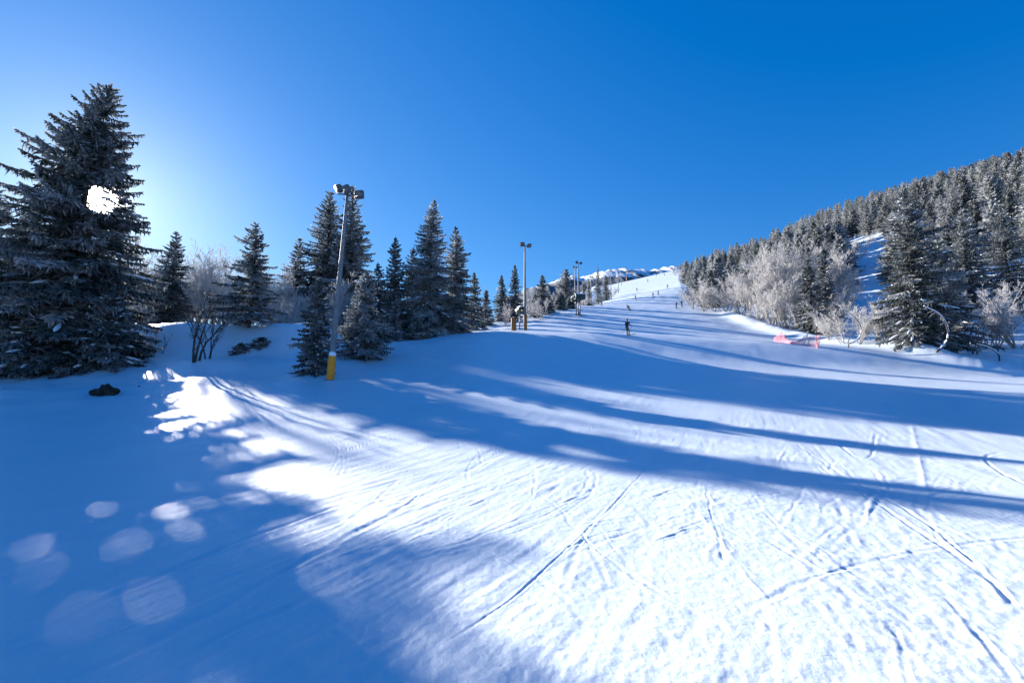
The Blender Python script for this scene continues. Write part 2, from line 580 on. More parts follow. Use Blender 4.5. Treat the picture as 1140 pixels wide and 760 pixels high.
def build_snow():
    # rings widen with distance so that the relief stays sharp near the camera
    rows = [1.0]
    while rows[-1] < 30:
        yy = rows[-1]
        rows.append(yy + max(0.012, 0.72 * yy * yy / (1.7 * 500)))
    while rows[-1] < 1400:
        rows.append(rows[-1] + max(0.75, (rows[-1] - 30) * 0.012))
    while rows[-1] < 9000:
        rows.append(rows[-1] * 1.2)
    rad = np.array(rows)
    a_in = np.linspace(-R(54), R(54), 1000)
    a_out = np.linspace(R(54), R(306), 90)[1:-1]
    ang_ = np.concatenate([a_in, a_out])
    A, Q = np.meshgrid(ang_, rad)
    rr = Q / np.maximum(np.cos(np.clip(A, -R(54), R(54))), 0.5)
    x, y = rr * np.sin(A), rr * np.cos(A)
    z = H(x, y)
    dist = np.hypot(x, y)
    # piste relief
    dx, dy = 0.45, 0.893                         # the fall line
    s = x * dx + y * dy
    c = x * dy - y * dx
    onp = smooth(3.0, -1.0, x - XR(y)) * smooth(3.0, -1.0, XL(y) - x)
    near = smooth(70, 8, dist)
    z += 0.06 * fbm(x / 7.0, y / 7.0, 21, 3) * smooth(2, 8, dist)
    z += 0.022 * fbm(c / 1.6, s / 9.0, 31, 2) * near
    patch = np.clip(fbm(x / 5.0, y / 5.0, 51, 2) + 0.35, 0, 1)
    z += 0.018 * patch * fbm(c / 0.28, s / 2.6, 41, 3) * near * onp
    left = smooth(2.5, -2.0, x - 0.12 * y)
    z += 0.014 * left * fbm(c / 0.12 + 0.6 * noise(s, c, 4), s / 0.9, 45, 2) * smooth(30, 6, dist)
    rough = np.clip(fbm(x / 2.2, y / 2.2, 61, 2) + 0.55, 0, 1.2) * smooth(-5, 3, x)
    z += 0.0095 * (0.10 + 1.2 * rough ** 2) * fbm(c / 0.12, s / 0.22, 71, 3) * smooth(34, 5, dist)
    z += 0.012 * (0.2 + rough) * np.clip(fbm(x / 0.55, y / 0.8, 77, 2), -0.2, 1) * smooth(40, 8, dist)
    z += 0.0045 * fbm(x / 0.055, y / 0.07, 81, 2) * smooth(16, 4, dist)
    far = smooth(25, 60, dist)
    z += 0.07 * far * fbm(x / 3.0, y / 3.5, 91, 3) * smooth(400, 120, dist)
    off = 1 - onp
    z += off * 0.22 * fbm(x / 2.2, y / 2.2, 95, 3) * smooth(20, 32, dist)

    def trk(px, width, depth, rim=0.4, wob=0.6):
        groove(x, y, z, chaikin([ground_hit(*p) for p in px]), width, depth, rim, wob)

    trk([(746, 488), (725, 514), (690, 553), (640, 602), (590, 648), (545, 682), (500, 712), (440, 742)], 0.022, 0.035, 0.5)
    trk([(770, 560), (800, 600), (835, 645), (868, 690)], 0.05, -0.035, -0.3)
    trk([(786, 540), (792, 575), (812, 640)], 0.03, 0.02)
    trk([(1150, 543), (1112, 524), (1095, 513), (1100, 505), (1125, 502)], 0.05, 0.06, 0.5)
    trk([(880, 488), (930, 522), (1000, 560), (1060, 600), (1110, 650), (1150, 700)], 0.04, 0.035, 0.6)
    trk([(905, 512), (960, 548), (1020, 588), (1075, 620), (1150, 690)], 0.04, 0.03, 0.6)
    trk([(1015, 470), (1022, 500), (1030, 540), (1036, 562)], 0.05, -0.05, -0.3)
    trk([(930, 490), (968, 520), (975, 480)], 0.05, 0.05)
    trk([(1048, 660), (1075, 690), (1110, 730), (1135, 770)], 0.03, 0.022, 0.6)
    trk([(995, 700), (1005, 730), (1015, 765)], 0.03, 0.018, 0.6)
    trk([(560, 690), (640, 640), (720, 590), (800, 545)], 0.06, -0.02, -0.2)
    trk([(0, 720), (70, 690), (140, 655), (240, 610), (380, 560)], 0.07, 0.05, 0.7)
    trk([(60, 765), (160, 720), (250, 672), (340, 620), (460, 560)], 0.09, 0.05, 0.7)
    trk([(220, 720), (262, 696), (330, 672)], 0.07, 0.06, 0.8)
    trk([(340, 510), (420, 492), (500, 470), (560, 455)], 0.03, 0.03, 0.6)
    trk([(420, 580), (455, 560), (505, 520), (590, 480)], 0.03, 0.03, 0.6)
    trk([(240, 560), (330, 535), (420, 505), (520, 478)], 0.05, 0.03, 0.6)
    rng = random.Random(5)
    for _ in range(34):                          # short edge scrapes across the piste
        u, v = rng.uniform(330, 760), rng.uniform(455, 610)
        l = rng.uniform(20, 70)
        trk([(u, v), (u + l * 0.5, v - l * rng.uniform(0.12, 0.2)), (u + l, v - l * rng.uniform(0.25, 0.42))], 0.03, rng.uniform(0.02, 0.05), 0.7)
    for _ in range(14):
        u, v = rng.uniform(760, 1120), rng.uniform(450, 720)
        l = rng.uniform(10, 34)
        sg = rng.choice((-1, 1, 1))
        trk([(u, v), (u + sg * l * 0.35, v + l * 0.5), (u + sg * l * 0.5, v + l)], 0.05, rng.choice((0.025, -0.03, 0.03)), 0.5)
    rngn = np.random.default_rng(8)
    for k in range(170):                         # faint overlapping ski tracks, mostly in pairs
        y0 = rngn.uniform(3.0, 22) if k % 3 else rngn.uniform(3.0, 9)
        x0 = rngn.uniform(-0.5 * y0 - 2, 1.15 * y0)
        th = math.atan2(0.893, 0.45) + rngn.normal(0, 0.42)
        L, bend = rngn.uniform(2.0, 7.0), rngn.normal(0, 0.14)
        pts, px_, py_ = [], x0, y0
        for j in range(12):
            pts.append((px_, py_))
            px_ += math.cos(th) * L / 11
            py_ += math.sin(th) * L / 11
            th += bend * L / 11
        w_ = rngn.uniform(0.03, 0.06)
        d_ = rngn.choice([1, 1, 1, -0.6]) * rngn.uniform(0.006, 0.018)
        groove(x, y, z, pts, w_, d_, 0.6, 0.7)
        if rngn.random() < 0.6:
            off_ = rngn.uniform(0.14, 0.35)
            groove(x, y, z, [(a_ + off_ * 0.89, b__ - off_ * 0.45) for a_, b__ in pts], w_, d_ * rngn.uniform(0.5, 1), 0.6, 0.7)
    cord = smooth(0.05, 0.30, fbm(x / 4.0 + 3, y / 6.0, 141, 2)) * smooth(13, 6, dist)
    z += 0.0042 * cord * np.sin(2 * math.pi * (c + 0.10 * noise(s / 3.0, c / 3.0, 8)) / 0.085) * (0.6 + noise(c / 0.3, s / 0.8, 12))
    nr, nc = x.shape
    V = np.stack([x, y, z], -1).reshape(-1, 3)
    i, j = np.meshgrid(np.arange(nr - 1), np.arange(nc), indexing='ij')
    j2 = (j + 1) % nc
    Fq = np.stack([i * nc + j, i * nc + j2, (i + 1) * nc + j2, (i + 1) * nc + j], -1).reshape(-1, 4)[:, ::-1]
    # close the small hole underfoot
    V = np.vstack([V, [[0, 0, float(H(0, 0))]]])
    k = np.arange(nc)
    T_ = np.stack([np.full(nc, len(V) - 1), (k + 1) % nc, k], -1)[:, ::-1]
    o = link('snow_ground', mesh_from('snow_ground', V, [Fq, T_], [M['snow']], smooth_=True))
    tag(o, kind='structure')
    return o


build_snow()


# the far massif above the top of the piste
def build_mountain(name, y0, sky_px, depth, seed, amp):
    us = np.array([p[0] for p in sky_px], float)
    vs = np.array([p[1] for p in sky_px], float)
    n, m = 160, 26
    uu = np.linspace(us[0], us[-1], n)
    crest = np.interp(uu, us, vs)
    X0 = (uu - 570) / F * y0 * 1.03
    Zc = np.array([top_z(v, y0) for v in crest])
    k = np.linspace(-1, 1, m)
    X, K = np.meshgrid(X0, k, indexing='ij')
    Y = y0 + K * depth
    prof = 1 - np.abs(K) ** 1.15
    Z = 100 + (Zc[:, None] - 100) * prof + amp * fbm(X / 130, Y / 130, seed, 5) * (0.25 + np.abs(K)) + 0.25 * amp * fbm(X / 30, Y / 60, seed + 7, 3)
    V = np.stack([X, Y, Z], -1).reshape(-1, 3)
    i, j = np.meshgrid(np.arange(n - 1), np.arange(m - 1), indexing='ij')
    Fq = np.stack([i * m + j, (i + 1) * m + j, (i + 1) * m + j + 1, i * m + j + 1], -1).reshape(-1, 4)
    o = link(name, mesh_from(name, V, Fq, [M['mountain']], smooth_=False))
    tag(o, kind='structure')


build_mountain('far_mountain', 3200, [(560, 330), (610, 314), (632, 309), (655, 305), (668, 301), (690, 297), (705, 298), (720, 299), (735, 296), (752, 299), (800, 310), (860, 330)], 1500, 3, 90)


# ------------------------------------------------------------------ conifers
def conifer_arrays(h, base_r, seed, whorl=0.45, per=6, twig_step=0.16, twig_w=0.05, droop=0.5, frost=0.3, clear=0.03, lean=0.0, wide=1.38, left=1.0,
                   irregular=0.32, gap=None, hang=0.8, load=0.25, taper=0.84, two_sided=True):
    rng = np.random.default_rng(seed)
    TV, TQ = MB(), None
    zz = np.linspace(0, h * 0.985, 12)
    bx, by = rng.normal(0, 0.012 * h, 2)
    tx = lean * (zz / h) ** 3 * h + bx * np.sin(zz / h * 3.0)
    ty = by * np.sin(zz / h * 2.5)
    TV.tube(np.stack([tx, ty, zz], 1), np.maximum(0.015 * h * (1 - zz / h) ** 0.9, 0.012) + 0.01, 7)
    twA, twD, twL, twW, twF, twH = [], [], [], [], [], []
    SV = MB()
    z = clear * h
    whorl = min(whorl, h / 26)
    base_r = base_r * wide
    ang0 = rng.uniform(0, 6.28)
    sideL = rng.uniform(-1, 1, 8)
    while z < h * 0.985:
        f = z / h
        n = int(round(per * (0.5 + 0.55 * (1 - f)))) + rng.integers(-1, 2)
        tier = rng.uniform(0.78, 1.12)
        for k in range(max(3, n)):
            a = ang0 + 6.283 * k / n + rng.normal(0, 0.22)
            lob = 1 + irregular * 0.6 * sideL[int((a % 6.283) / 6.283 * 8) % 8]
            L = base_r * ((1 - f) ** taper) * rng.uniform(1 - irregular, 1 + irregular * 0.45) * lob * tier + 0.06
            if f < 0.12:
                L *= 0.75 + 2 * f
            if rng.random() < 0.09:
                L *= 0.5
            ca, sa = math.cos(a), math.sin(a)
            up = 0.55 * f ** 1.5 + 0.06 - droop * 0.55 * (1 - f)
            m = max(3, int(L / twig_step))
            t = (np.arange(m) + rng.uniform(0.2, 0.8)) / m
            zoff = L * (up * t - droop * 0.55 * t * t + 0.38 * droop * t ** 3.2)
            px = np.interp(z, zz, tx) + ca * L * t
            py = np.interp(z, zz, ty) + sa * L * t
            pz = z + rng.normal(0, 0.04) + zoff
            P = np.stack([px, py, pz], 1)
            fb = np.clip(frost + rng.normal(0, 0.16), 0, 1)
            # the branch axis carries foliage itself
            dirv = np.gradient(P, axis=0) if m > 1 else np.array([[ca, sa, 0]])
            dirv /= np.linalg.norm(dirv, axis=1, keepdims=True) + 1e-9
            twA.append(P); twD.append(dirv); twL.append(np.full(m, L / m * 1.7)); twW.append(np.full(m, twig_w * 1.5)); twF.append(np.full(m, fb)); twH.append(np.zeros(m))
            for sg in (-1, 1):
                th = R(48) + rng.normal(0, 0.2, m)
                dx_ = ca * np.cos(th) - sg * sa * np.sin(th)
                dy_ = sa * np.cos(th) + sg * ca * np.sin(th)
                dz_ = rng.uniform(-0.55, 0.0, m) - 0.15 * droop + 0.25 * f
                D = np.stack([dx_, dy_, dz_], 1)
                D /= np.linalg.norm(D, axis=1, keepdims=True)
                ll = (0.40 * L * (1.02 - t) * rng.uniform(0.6, 1.15, m) + 0.14) * np.minimum(1, 0.35 + 2.2 * t)
                ll = np.minimum(ll, 1.25) * (1 - 0.55 * smooth(0.8, 1.0, f))
                twA.append(P); twD.append(D); twL.append(ll); twW.append(np.full(m, twig_w)); twF.append(np.full(m, fb)); twH.append(np.zeros(m))
                # tertiary sprays
                Q = P + D * (ll * rng.uniform(0.35, 0.75, m))[:, None]
                D2 = D + rng.normal(0, 0.5, (m, 3)) * np.array([1, 1, 0.5]) + np.array([0, 0, -0.25])
                D2 /= np.linalg.norm(D2, axis=1, keepdims=True)
                twA.append(Q); twD.append(D2); twL.append(ll * 0.6); twW.append(np.full(m, twig_w * 0.9)); twF.append(np.full(m, fb)); twH.append(np.zeros(m))
            if hang > 0:                                        # pendulous combs under the branch
                sel = rng.random(m) < hang
                if sel.any():
                    D = np.stack([rng.normal(0, 0.25, m), rng.normal(0, 0.25, m), -np.ones(m)], 1)[sel]
                    D /= np.linalg.norm(D, axis=1, keepdims=True)
                    ns = int(sel.sum())
                    twA.append(P[sel]); twD.append(D); twL.append(rng.uniform(0.14, 0.46, ns) * min(1.4, 0.5 + 0.25 * L)); twW.append(np.full(ns, twig_w)); twF.append(np.full(ns, fb * 0.8)); twH.append(np.ones(ns))
            if load > 0 and rng.random() < load and L > 0.5:     # a cushion of snow on the branch
                i0 = int(m * rng.uniform(0.25, 0.55)); i1 = min(m - 1, i0 + max(2, int(m * rng.uniform(0.2, 0.45))))
                if i1 > i0:
                    pp = P[i0:i1 + 1] + np.array([0, 0, 0.035])
                    q_ = len(pp)
                    env = np.sin(np.linspace(0.25, math.pi - 0.12, q_))
                    SV.tube(pp, (0.05 + 0.06 * rng.random()) * (0.5 + 0.2 * min(L, 4)) * env + 0.006, 5)
        z += whorl * rng.uniform(0.7, 1.3) * (0.55 + 0.6 * (1 - f))
        ang0 += 1.1 + rng.normal(0, 0.2)
    # leader
    twA.append(np.array([[tx[-1], ty[-1], h * 0.955]])); twD.append(np.array([[0, 0, 1.0]])); twL.append(np.array([0.065 * h])); twW.append(np.array([twig_w])); twF.append(np.array([frost])); twH.append(np.zeros(1))
    A = np.vstack(twA); D = np.vstack(twD); L = np.concatenate(twL); Wd = np.concatenate(twW); Fr = np.concatenate(twF)
    A[:, 0] = np.where(A[:, 0] < 0, A[:, 0] * left, A[:, 0])       # the weather side is shorter
    if gap is not None:                                         # a thin place in the crown
        drop = np.zeros(len(A), bool)
        for g0, gd, gr, keep in gap:
            rel = A + D * (L * 0.5)[:, None] - g0
            dd = np.linalg.norm(rel - (rel @ gd)[:, None] * gd, axis=1)
            drop |= (dd < gr * rng.uniform(0.8, 1.2, len(dd))) & (rng.random(len(dd)) > keep)
        A, D, L, Wd, Fr = A[~drop], D[~drop], L[~drop], Wd[~drop], Fr[~drop]
    n = len(A)
    upv = np.array([0, 0, 1.0]) + rng.normal(0, 0.35, (n, 3))
    Sd = np.cross(D, upv)
    Sd /= np.linalg.norm(Sd, axis=1, keepdims=True) + 1e-9
    N = np.cross(Sd, D)
    mid = A + D * (L * 0.42)[:, None]
    tip = A + D * L[:, None] + np.array([0, 0, -0.06]) * L[:, None]
    w = (Wd * rng.uniform(0.7, 1.3, n))[:, None]
    V1 = np.stack([A, mid + Sd * w, tip, mid - Sd * w], 1)
    V2 = np.stack([A, mid + N * w, tip, mid - N * w * 0.9], 1)
    fr1 = np.stack([Fr - 0.12, Fr + 0.05, Fr + 0.34, Fr + 0.05], 1) + rng.normal(0, 0.13, (n, 1))
    if two_sided:
        V = np.concatenate([V1, V2]).reshape(-1, 3)
        fr = np.concatenate([fr1, fr1 - 0.05]).ravel()
    else:
        V = V1.reshape(-1, 3)
        fr = fr1.ravel()
    Q = np.arange(len(V)).reshape(-1, 4)
    return TV, V, Q, np.clip(fr, 0, 1), SV


def make_conifer(name, loc, h, base_r, label, group=None, cat='spruce', rz=None, mat='needle', **kw):
    seed = kw.pop('seed')
    TV, V, Q, fr, SV = conifer_arrays(h, base_r, seed, **kw)
    x, y, z = loc
    root = empty(name, (x, y, z - 0.12), 0.0 if rz is None else rz)
    tag(root, label, cat, group)
    link('trunk', TV.mesh('trunk', M['bark'], True), root)
    mi = None
    faces = [Q]
    if SV.n:                                                    # snow cushions belong to the crown
        sv, sq, st = np.vstack(SV.v), np.vstack(SV.q) + len(V), np.vstack(SV.t) + len(V)
        V = np.vstack([V, sv])
        mi = np.concatenate([np.zeros(len(Q)), np.ones(len(sq) + len(st))])
        faces = [Q, sq, st]
        fr = np.concatenate([fr, np.ones(len(sv))])
    link('crown', mesh_from('crown', V, faces, [M[mat], M['load']], mat_idx=mi, attr=fr), root)
    return root


def spruce(u, y, v_top, label, seed, width_px=None, name='spruce_tree', group=None, **kw):
    """spruce standing at distance y under photo column u and reaching row v_top"""
    x, yy, z = at(u, y)
    h = top_z(v_top, y) - z + 0.12
    r = (width_px / 2 / F * y) if width_px else h * 0.2
    return make_conifer(name, (x, yy, z), h, r, label, group, seed=seed, **kw)


# the tall spruce in front of the sun, thin where the sun comes through
bx, by_, bz = at(76, 31)
bh = top_z(99, 31) - bz + 0.12
g0 = np.array([0.0, 0.0, 0.0]) - np.array([bx, by_, bz - 0.12])


def hole(u, v):
    zt = 31 * math.tan(ray_el(v))
    return np.array([(u - 570) / F * (31 * math.cos(PITCH) + zt * math.sin(PITCH)) - bx, 31 - by_, zt - bz + 0.12])


make_conifer('spruce_tree', (bx, by_, bz), bh, 5.1, 'tallest dark spruce at the left, low sun shining through its upper crown', seed=13,
             whorl=0.42, per=9, twig_step=0.135, twig_w=0.055, droop=0.70, frost=0.20, irregular=0.22, lean=0.07, load=0.40, taper=0.72,
             left=0.76, gap=[(g0, SDIR, 1.08, 0.03)] + [(hole(u_, v_) , SDIR, r_h, 0.48) for u_, v_, r_h in ((99, 281, 0.42), (112, 292, 0.34), (127, 290, 0.30), (106, 268, 0.30), (92, 296, 0.3), (101, 258, 0.42), (117, 262, 0.34))], hang=0.9)
D6 = dict(whorl=0.38, per=8, twig_step=0.13, twig_w=0.05)
spruce(22, 36, 228, 'dark snowy spruce pressed against the left side of the tallest tree', 12, 88, droop=0.6, frost=0.25, irregular=0.35, **D6)
spruce(-22, 34, 205, 'dense spruce half cut off by the left edge of the picture', 13, 95, droop=0.6, frost=0.25, irregular=0.3, **D6)
spruce(45, 28.5, 318, 'low young spruce with snow clumps under the tallest tree', 14, 92, droop=0.6, frost=0.12, load=0.5, whorl=0.3, per=7, twig_step=0.13, twig_w=0.05)
spruce(118, 29.5, 322, 'low young spruce with snowy arms at the right foot of the tallest tree', 15, 76, droop=0.6, frost=0.14, load=0.5, whorl=0.3, per=7, twig_step=0.13, twig_w=0.05)
spruce(187, 64, 257, 'slim dark spruce on the mound just right of the tallest tree', 16, 56, droop=0.5, frost=0.18, irregular=0.3, whorl=0.5, per=8, twig_step=0.2, twig_w=0.075)
spruce(277, 37.5, 246, 'frosted spruce with open lower stems on the middle of the mound', 17, 70, droop=0.4, frost=0.30, hang=0.25, irregular=0.4, clear=0.10, **D6)
spruce(352, 28, 309, 'small full spruce just left of the near floodlight pole', 18, 44, droop=0.5, frost=0.22, load=0.3, **D6)
spruce(405, 34, 302, 'frosted bluish spruce just right of the near floodlight pole', 19, 56, droop=0.5, frost=0.38, load=0.25, **D6)
spruce(360, 62, 211, 'tall spruce at the left of the pair behind the near floodlight pole', 20, 80, droop=0.6, frost=0.25, irregular=0.3, whorl=0.55, per=8, twig_step=0.2, twig_w=0.07)
spruce(385, 60, 205, 'tallest spruce of the clump behind the near floodlight pole', 21, 82, droop=0.6, frost=0.28, irregular=0.3, whorl=0.55, per=8, twig_step=0.2, twig_w=0.07)
spruce(329, 63, 264, 'shorter dark spruce at the left foot of the clump behind the near pole', 22, 44, droop=0.5, frost=0.2, whorl=0.5, per=7, twig_step=0.2, twig_w=0.07)
spruce(437, 47, 263, 'dark pointed spruce between the near pole and the wide frosted spruce', 23, 42, droop=0.5, frost=0.14, whorl=0.42, per=8, twig_step=0.16, twig_w=0.06)
spruce(418, 52, 292, 'dark spruce half hidden behind the frosted bluish one', 24, 40, droop=0.5, frost=0.12, whorl=0.45, per=7, twig_step=0.18, twig_w=0.06)
spruce(458, 54, 274, 'dark spruce wedged behind the wide frosted spruce', 25, 44, droop=0.5, frost=0.14, whorl=0.45, per=8, twig_step=0.18, twig_w=0.06)
spruce(482, 50, 222, 'wide pale frosted spruce with a long thin leader', 26, 84, droop=0.7, frost=0.42, irregular=0.3, taper=1.0, whorl=0.42, per=8, twig_step=0.16, twig_w=0.055)
spruce(505, 52, 250, 'spruce merged into the right flank of the wide frosted spruce', 27, 56, droop=0.6, frost=0.26, whorl=0.45, per=8, twig_step=0.17, twig_w=0.06)
spruce(440, 44, 334, 'tiny spruce standing before the dark pointed one', 28, 20, droop=0.4, frost=0.25, whorl=0.3, per=6, twig_step=0.13, twig_w=0.045)
spruce(465, 45, 348, 'tiny frosted spruce at the foot of the wide pale spruce', 29, 26, droop=0.4, frost=0.32, whorl=0.28, per=6, twig_step=0.12, twig_w=0.045)
spruce(527, 64, 302, 'narrow spruce next right of the wide frosted spruce', 30, 26, droop=0.5, frost=0.2, whorl=0.5, per=7, twig_step=0.2, twig_w=0.07)
spruce(541, 73, 322, 'smallest spruce of the pair right of the wide frosted spruce', 31, 17, droop=0.5, frost=0.22, whorl=0.5, per=6, twig_step=0.2, twig_w=0.07)
FARK = dict(wide=0.95, whorl=0.6, per=7, twig_step=0.26, twig_w=0.09, droop=0.5)
spruce(558, 80, 306, 'left spruce of the pair behind the snow cannon', 32, 26, frost=0.2, **FARK)
spruce(573, 78, 294, 'right and taller spruce of the pair behind the snow cannon', 33, 28, frost=0.22, **FARK)
spruce(604, 92, 306, 'dark spruce above the frosted thicket right of the second pole', 34, 24, frost=0.18, **FARK)
spruce(631, 118, 300, 'round headed tree close to the left of the third pole', 36, 26, frost=0.25, irregular=0.4, taper=0.5, **FARK)
spruce(650, 170, 316, 'spruce just right of the third pole', 38, 12, frost=0.25, **FARK)
spruce(666, 172, 297, 'pale frosted spruce tallest beside the far poles', 39, 16, frost=0.4, **FARK)
spruce(656, 160, 312, 'spruce left of the pale one beside the far poles', 40, 14, frost=0.34, **FARK)
spruce(675, 190, 306, 'spruce right of the pale one beside the far poles', 41, 16, frost=0.3, **FARK)

for k, (u, y, v, w, lab) in enumerate([(596, 86, 328, 22, 'low dark spruce at the left end of the frosted thicket by the second pole'), (611, 96, 328, 22, 'dark spruce crowding the middle of the thicket by the second pole'),
                                       (624, 104, 325, 22, 'spruce at the right foot of the thicket by the second pole'), (634, 108, 331, 20, 'low dark spruce at the left foot of the third pole'),
                                       
                                       ]):
    spruce(u, y, v, lab, 140 + k, w, frost=0.22, **FARK)

# right hand side
RG = dict(whorl=0.42, per=8, twig_step=0.16, twig_w=0.055)
spruce(1022, 46, 213, 'big ragged spruce on the right with snow lined lower arms', 50, 80, droop=0.75, frost=0.18, irregular=0.35, load=0.7, taper=0.7, **RG)
spruce(1055, 50, 262, 'frost grey spruce merged into the right side of the big ragged one', 51, 58, droop=0.7, frost=0.30, irregular=0.3, load=0.6, taper=0.75, **RG)
spruce(1082, 68, 232, 'grey frosted spruce in the gap right of the big ragged one', 52, 44, droop=0.6, frost=0.38, whorl=0.5, per=8, twig_step=0.2, twig_w=0.07)
spruce(1126, 62, 229, 'dark upright spruce at the right edge of the picture', 53, 42, droop=0.6, frost=0.26, taper=0.65, whorl=0.5, per=8, twig_step=0.2, twig_w=0.07)
spruce(905, 66, 288, 'dark spruce in front of the big frosted thicket', 54, 34, droop=0.5, frost=0.14, whorl=0.5, per=8, twig_step=0.2, twig_w=0.07)
spruce(919, 69, 281, 'dark spruce right behind its twin before the frosted thicket', 55, 28, droop=0.5, frost=0.16, whorl=0.5, per=8, twig_step=0.2, twig_w=0.07)

# ------------------------------------------------------------------ hillside forest
hill_protos = []
for k in range(7):
    TV, V, Q, fr, SV = conifer_arrays(12.0, 2.9 + 0.35 * (k % 3), 200 + k, whorl=0.62, per=8, twig_step=0.36, twig_w=0.16, droop=0.5, frost=0.16 + 0.05 * k, irregular=0.3, hang=0.35, load=0.0, two_sided=(k % 2 == 0))
    tv = np.vstack(TV.v)
    tq, tt_ = np.vstack(TV.q), np.vstack(TV.t)
    n0 = len(V)
    VV = np.vstack([V, tv])
    nf = len(Q)
    mi = np.concatenate([np.zeros(nf), np.ones(len(tq) + len(tt_))])
    hill_protos.append(mesh_from('hill_conifer', VV, [Q, tq + n0, tt_ + n0], [M['needle_hill'], M['bark']], mat_idx=mi, attr=np.concatenate([fr, np.full(len(tv), 0.1)])))


def pix(x, y, z):
    zc = y * math.cos(PITCH) + z * math.sin(PITCH)
    return 570 + F * x / zc, 380 - F * (z * math.cos(PITCH) - y * math.sin(PITCH)) / zc


def clearing(u, v):
    """open snow on the hillside as seen from the piste"""
    if 938 < u < 1000 and 262 + max(0, (958 - u)) * 0.2 < v < 345:
        return True
    if 1000 <= u < 1180 and 238 < v < 264 and not (1004 < u < 1062 and v < 250):
        return True
    return False


rng = random.Random(77)
cand = []
tries = 0
while tries < 60000:
    tries += 1
    y = 85 + (rng.random() ** 1.2) * 520
    d = rng.uniform(3, 330)
    x = float(XR(y)) + d
    if x / y > 1.28:
        continue
    if y < 110 and d < 14:
        continue
    cand.append((x, y, d))
cx = np.array([c[0] for c in cand]); cy = np.array([c[1] for c in cand])
cz = H(cx, cy)
pts = []
grid = {}
for (x, y, d), z in zip(cand, cz):
    u, v = pix(x, y, z)
    if u > 1165 or clearing(u, v):
        continue
    if d < 10 + 4 * math.sin(y * 0.07) and y < 300 and rng.random() < 0.8:
        continue
    sp = 4.6 + y * 0.007
    key = (int(x // sp), int(y // sp))
    ok = True
    for a in (-1, 0, 1):
        for b in (-1, 0, 1):
            for q in grid.get((key[0] + a, key[1] + b, ), ()):
                if (q[0] - x) ** 2 + (q[1] - y) ** 2 < sp * sp:
                    ok = False
    if ok:
        grid.setdefault(key, []).append((x, y))
        pts.append((x, y, float(z), u, v))
pts.sort(key=lambda p: math.hypot(p[0], p[1]))
RIDGE_U = [700, 740, 760, 800, 850, 900, 950, 1000, 1050, 1140, 1200]
RIDGE_V = [312, 302, 292, 274, 252, 232, 219, 204, 189, 163, 148]
# hide the ones wholly behind others: walk outward and keep a skyline per column
NEAR, FAR = [], []
sky_row = {}
for p in pts:
    x, y, z, u, v = p
    hh = rng.uniform(8.5, 13.5)
    hh *= 0.85 if rng.random() < 0.2 else 1.0
    ut, vt = pix(x, y, z + hh)
    cap = float(np.interp(ut, RIDGE_U, RIDGE_V)) + rng.uniform(-1.5, 5)
    if vt < cap:                                             # lower growth towards the crest
        hh = top_z(cap, y) - z
        if hh < 4.5:
            continue
        ut, vt = pix(x, y, z + hh)
    c0 = int(u // 4)
    seen = any(vt < sky_row.get(c0 + k, 1e9) + 1.0 for k in (-1, 0, 1))
    if not seen:
        continue
    for k in (-1, 0, 1):
        sky_row[c0 + k] = min(sky_row.get(c0 + k, 1e9), vt + (3 if k else 0))
    (NEAR if len(NEAR) < 280 else FAR).append((x, y, z, hh))
for i, (x, y, z, hh) in enumerate(NEAR):
    o = link('hill_conifer', hill_protos[rng.randrange(len(hill_protos))])
    o.location = (x, y, z - 0.3)
    s = hh / 12.0
    o.scale = (s * rng.uniform(0.85, 1.2), s * rng.uniform(0.85, 1.2), s)
    o.rotation_euler = (0, 0, rng.uniform(0, 6.28))
    tag(o, 'frosted conifer added on the right hillside to shade the snow clearing', 'conifer', 'frosted conifers of the hillside forest')


def merged_forest(name, items, label):
    protos = []
    for k in range(4):
        TV, V, Q, fr, SV = conifer_arrays(12.0, 2.3, 300 + k, whorl=1.0, per=6, twig_step=0.6, twig_w=0.26, droop=0.5, frost=0.22 + 0.08 * k, irregular=0.3, hang=0.0, load=0.0, two_sided=False)
        protos.append((V, Q, fr))
    Vs, Qs, Fs, n = [], [], [], 0
    for (x, y, z, hh) in items:
        V, Q, fr = protos[rng.randrange(4)]
        a = rng.uniform(0, 6.28)
        s = hh / 12.0
        w = s * rng.uniform(0.85, 1.25)
        ca, sa = math.cos(a) * w, math.sin(a) * w
        Vs.append(np.stack([V[:, 0] * ca - V[:, 1] * sa + x, V[:, 0] * sa + V[:, 1] * ca + y, V[:, 2] * s + z - 0.3], 1))
        Qs.append(Q + n)
        Fs.append(fr)
        n += len(V)
    o = link(name, mesh_from(name, np.vstack(Vs), np.vstack(Qs), [M['needle_hill']], attr=np.concatenate(Fs)))
    tag(o, label, 'forest', kind='stuff')
    return o


SHADE = []  # extra conifers behind the thicket, added to throw shade on the hillside clearing
for (u, y, v) in [(868, 150, 262), (880, 142, 262), (891, 150, 258), (902, 146, 256), (913, 150, 252), (922, 142, 256), (930, 150, 252), (936, 160, 248), (908, 165, 246), (895, 170, 248), (880, 165, 252), (925, 172, 244)]:
    x, yy, z = at(u, y)
    SHADE.append((x, yy, z, max(9.0, top_z(v, y) - z)))
for (x, y, z, hh) in SHADE:
    o = link('hill_conifer', hill_protos[rng.randrange(len(hill_protos))])
    o.location = (x, y, z - 0.3)
    o.scale = (hh / 12, hh / 12, hh / 12)
    o.rotation_euler = (0, 0, rng.uniform(0, 6.28))
    tag(o, 'frosted conifer added on the right hillside to shade the snow clearing', 'conifer', 'frosted conifers of the hillside forest')

if FAR:
    merged_forest('far_forest', FAR, 'frosted conifer forest covering the upper hillside and its ridge')


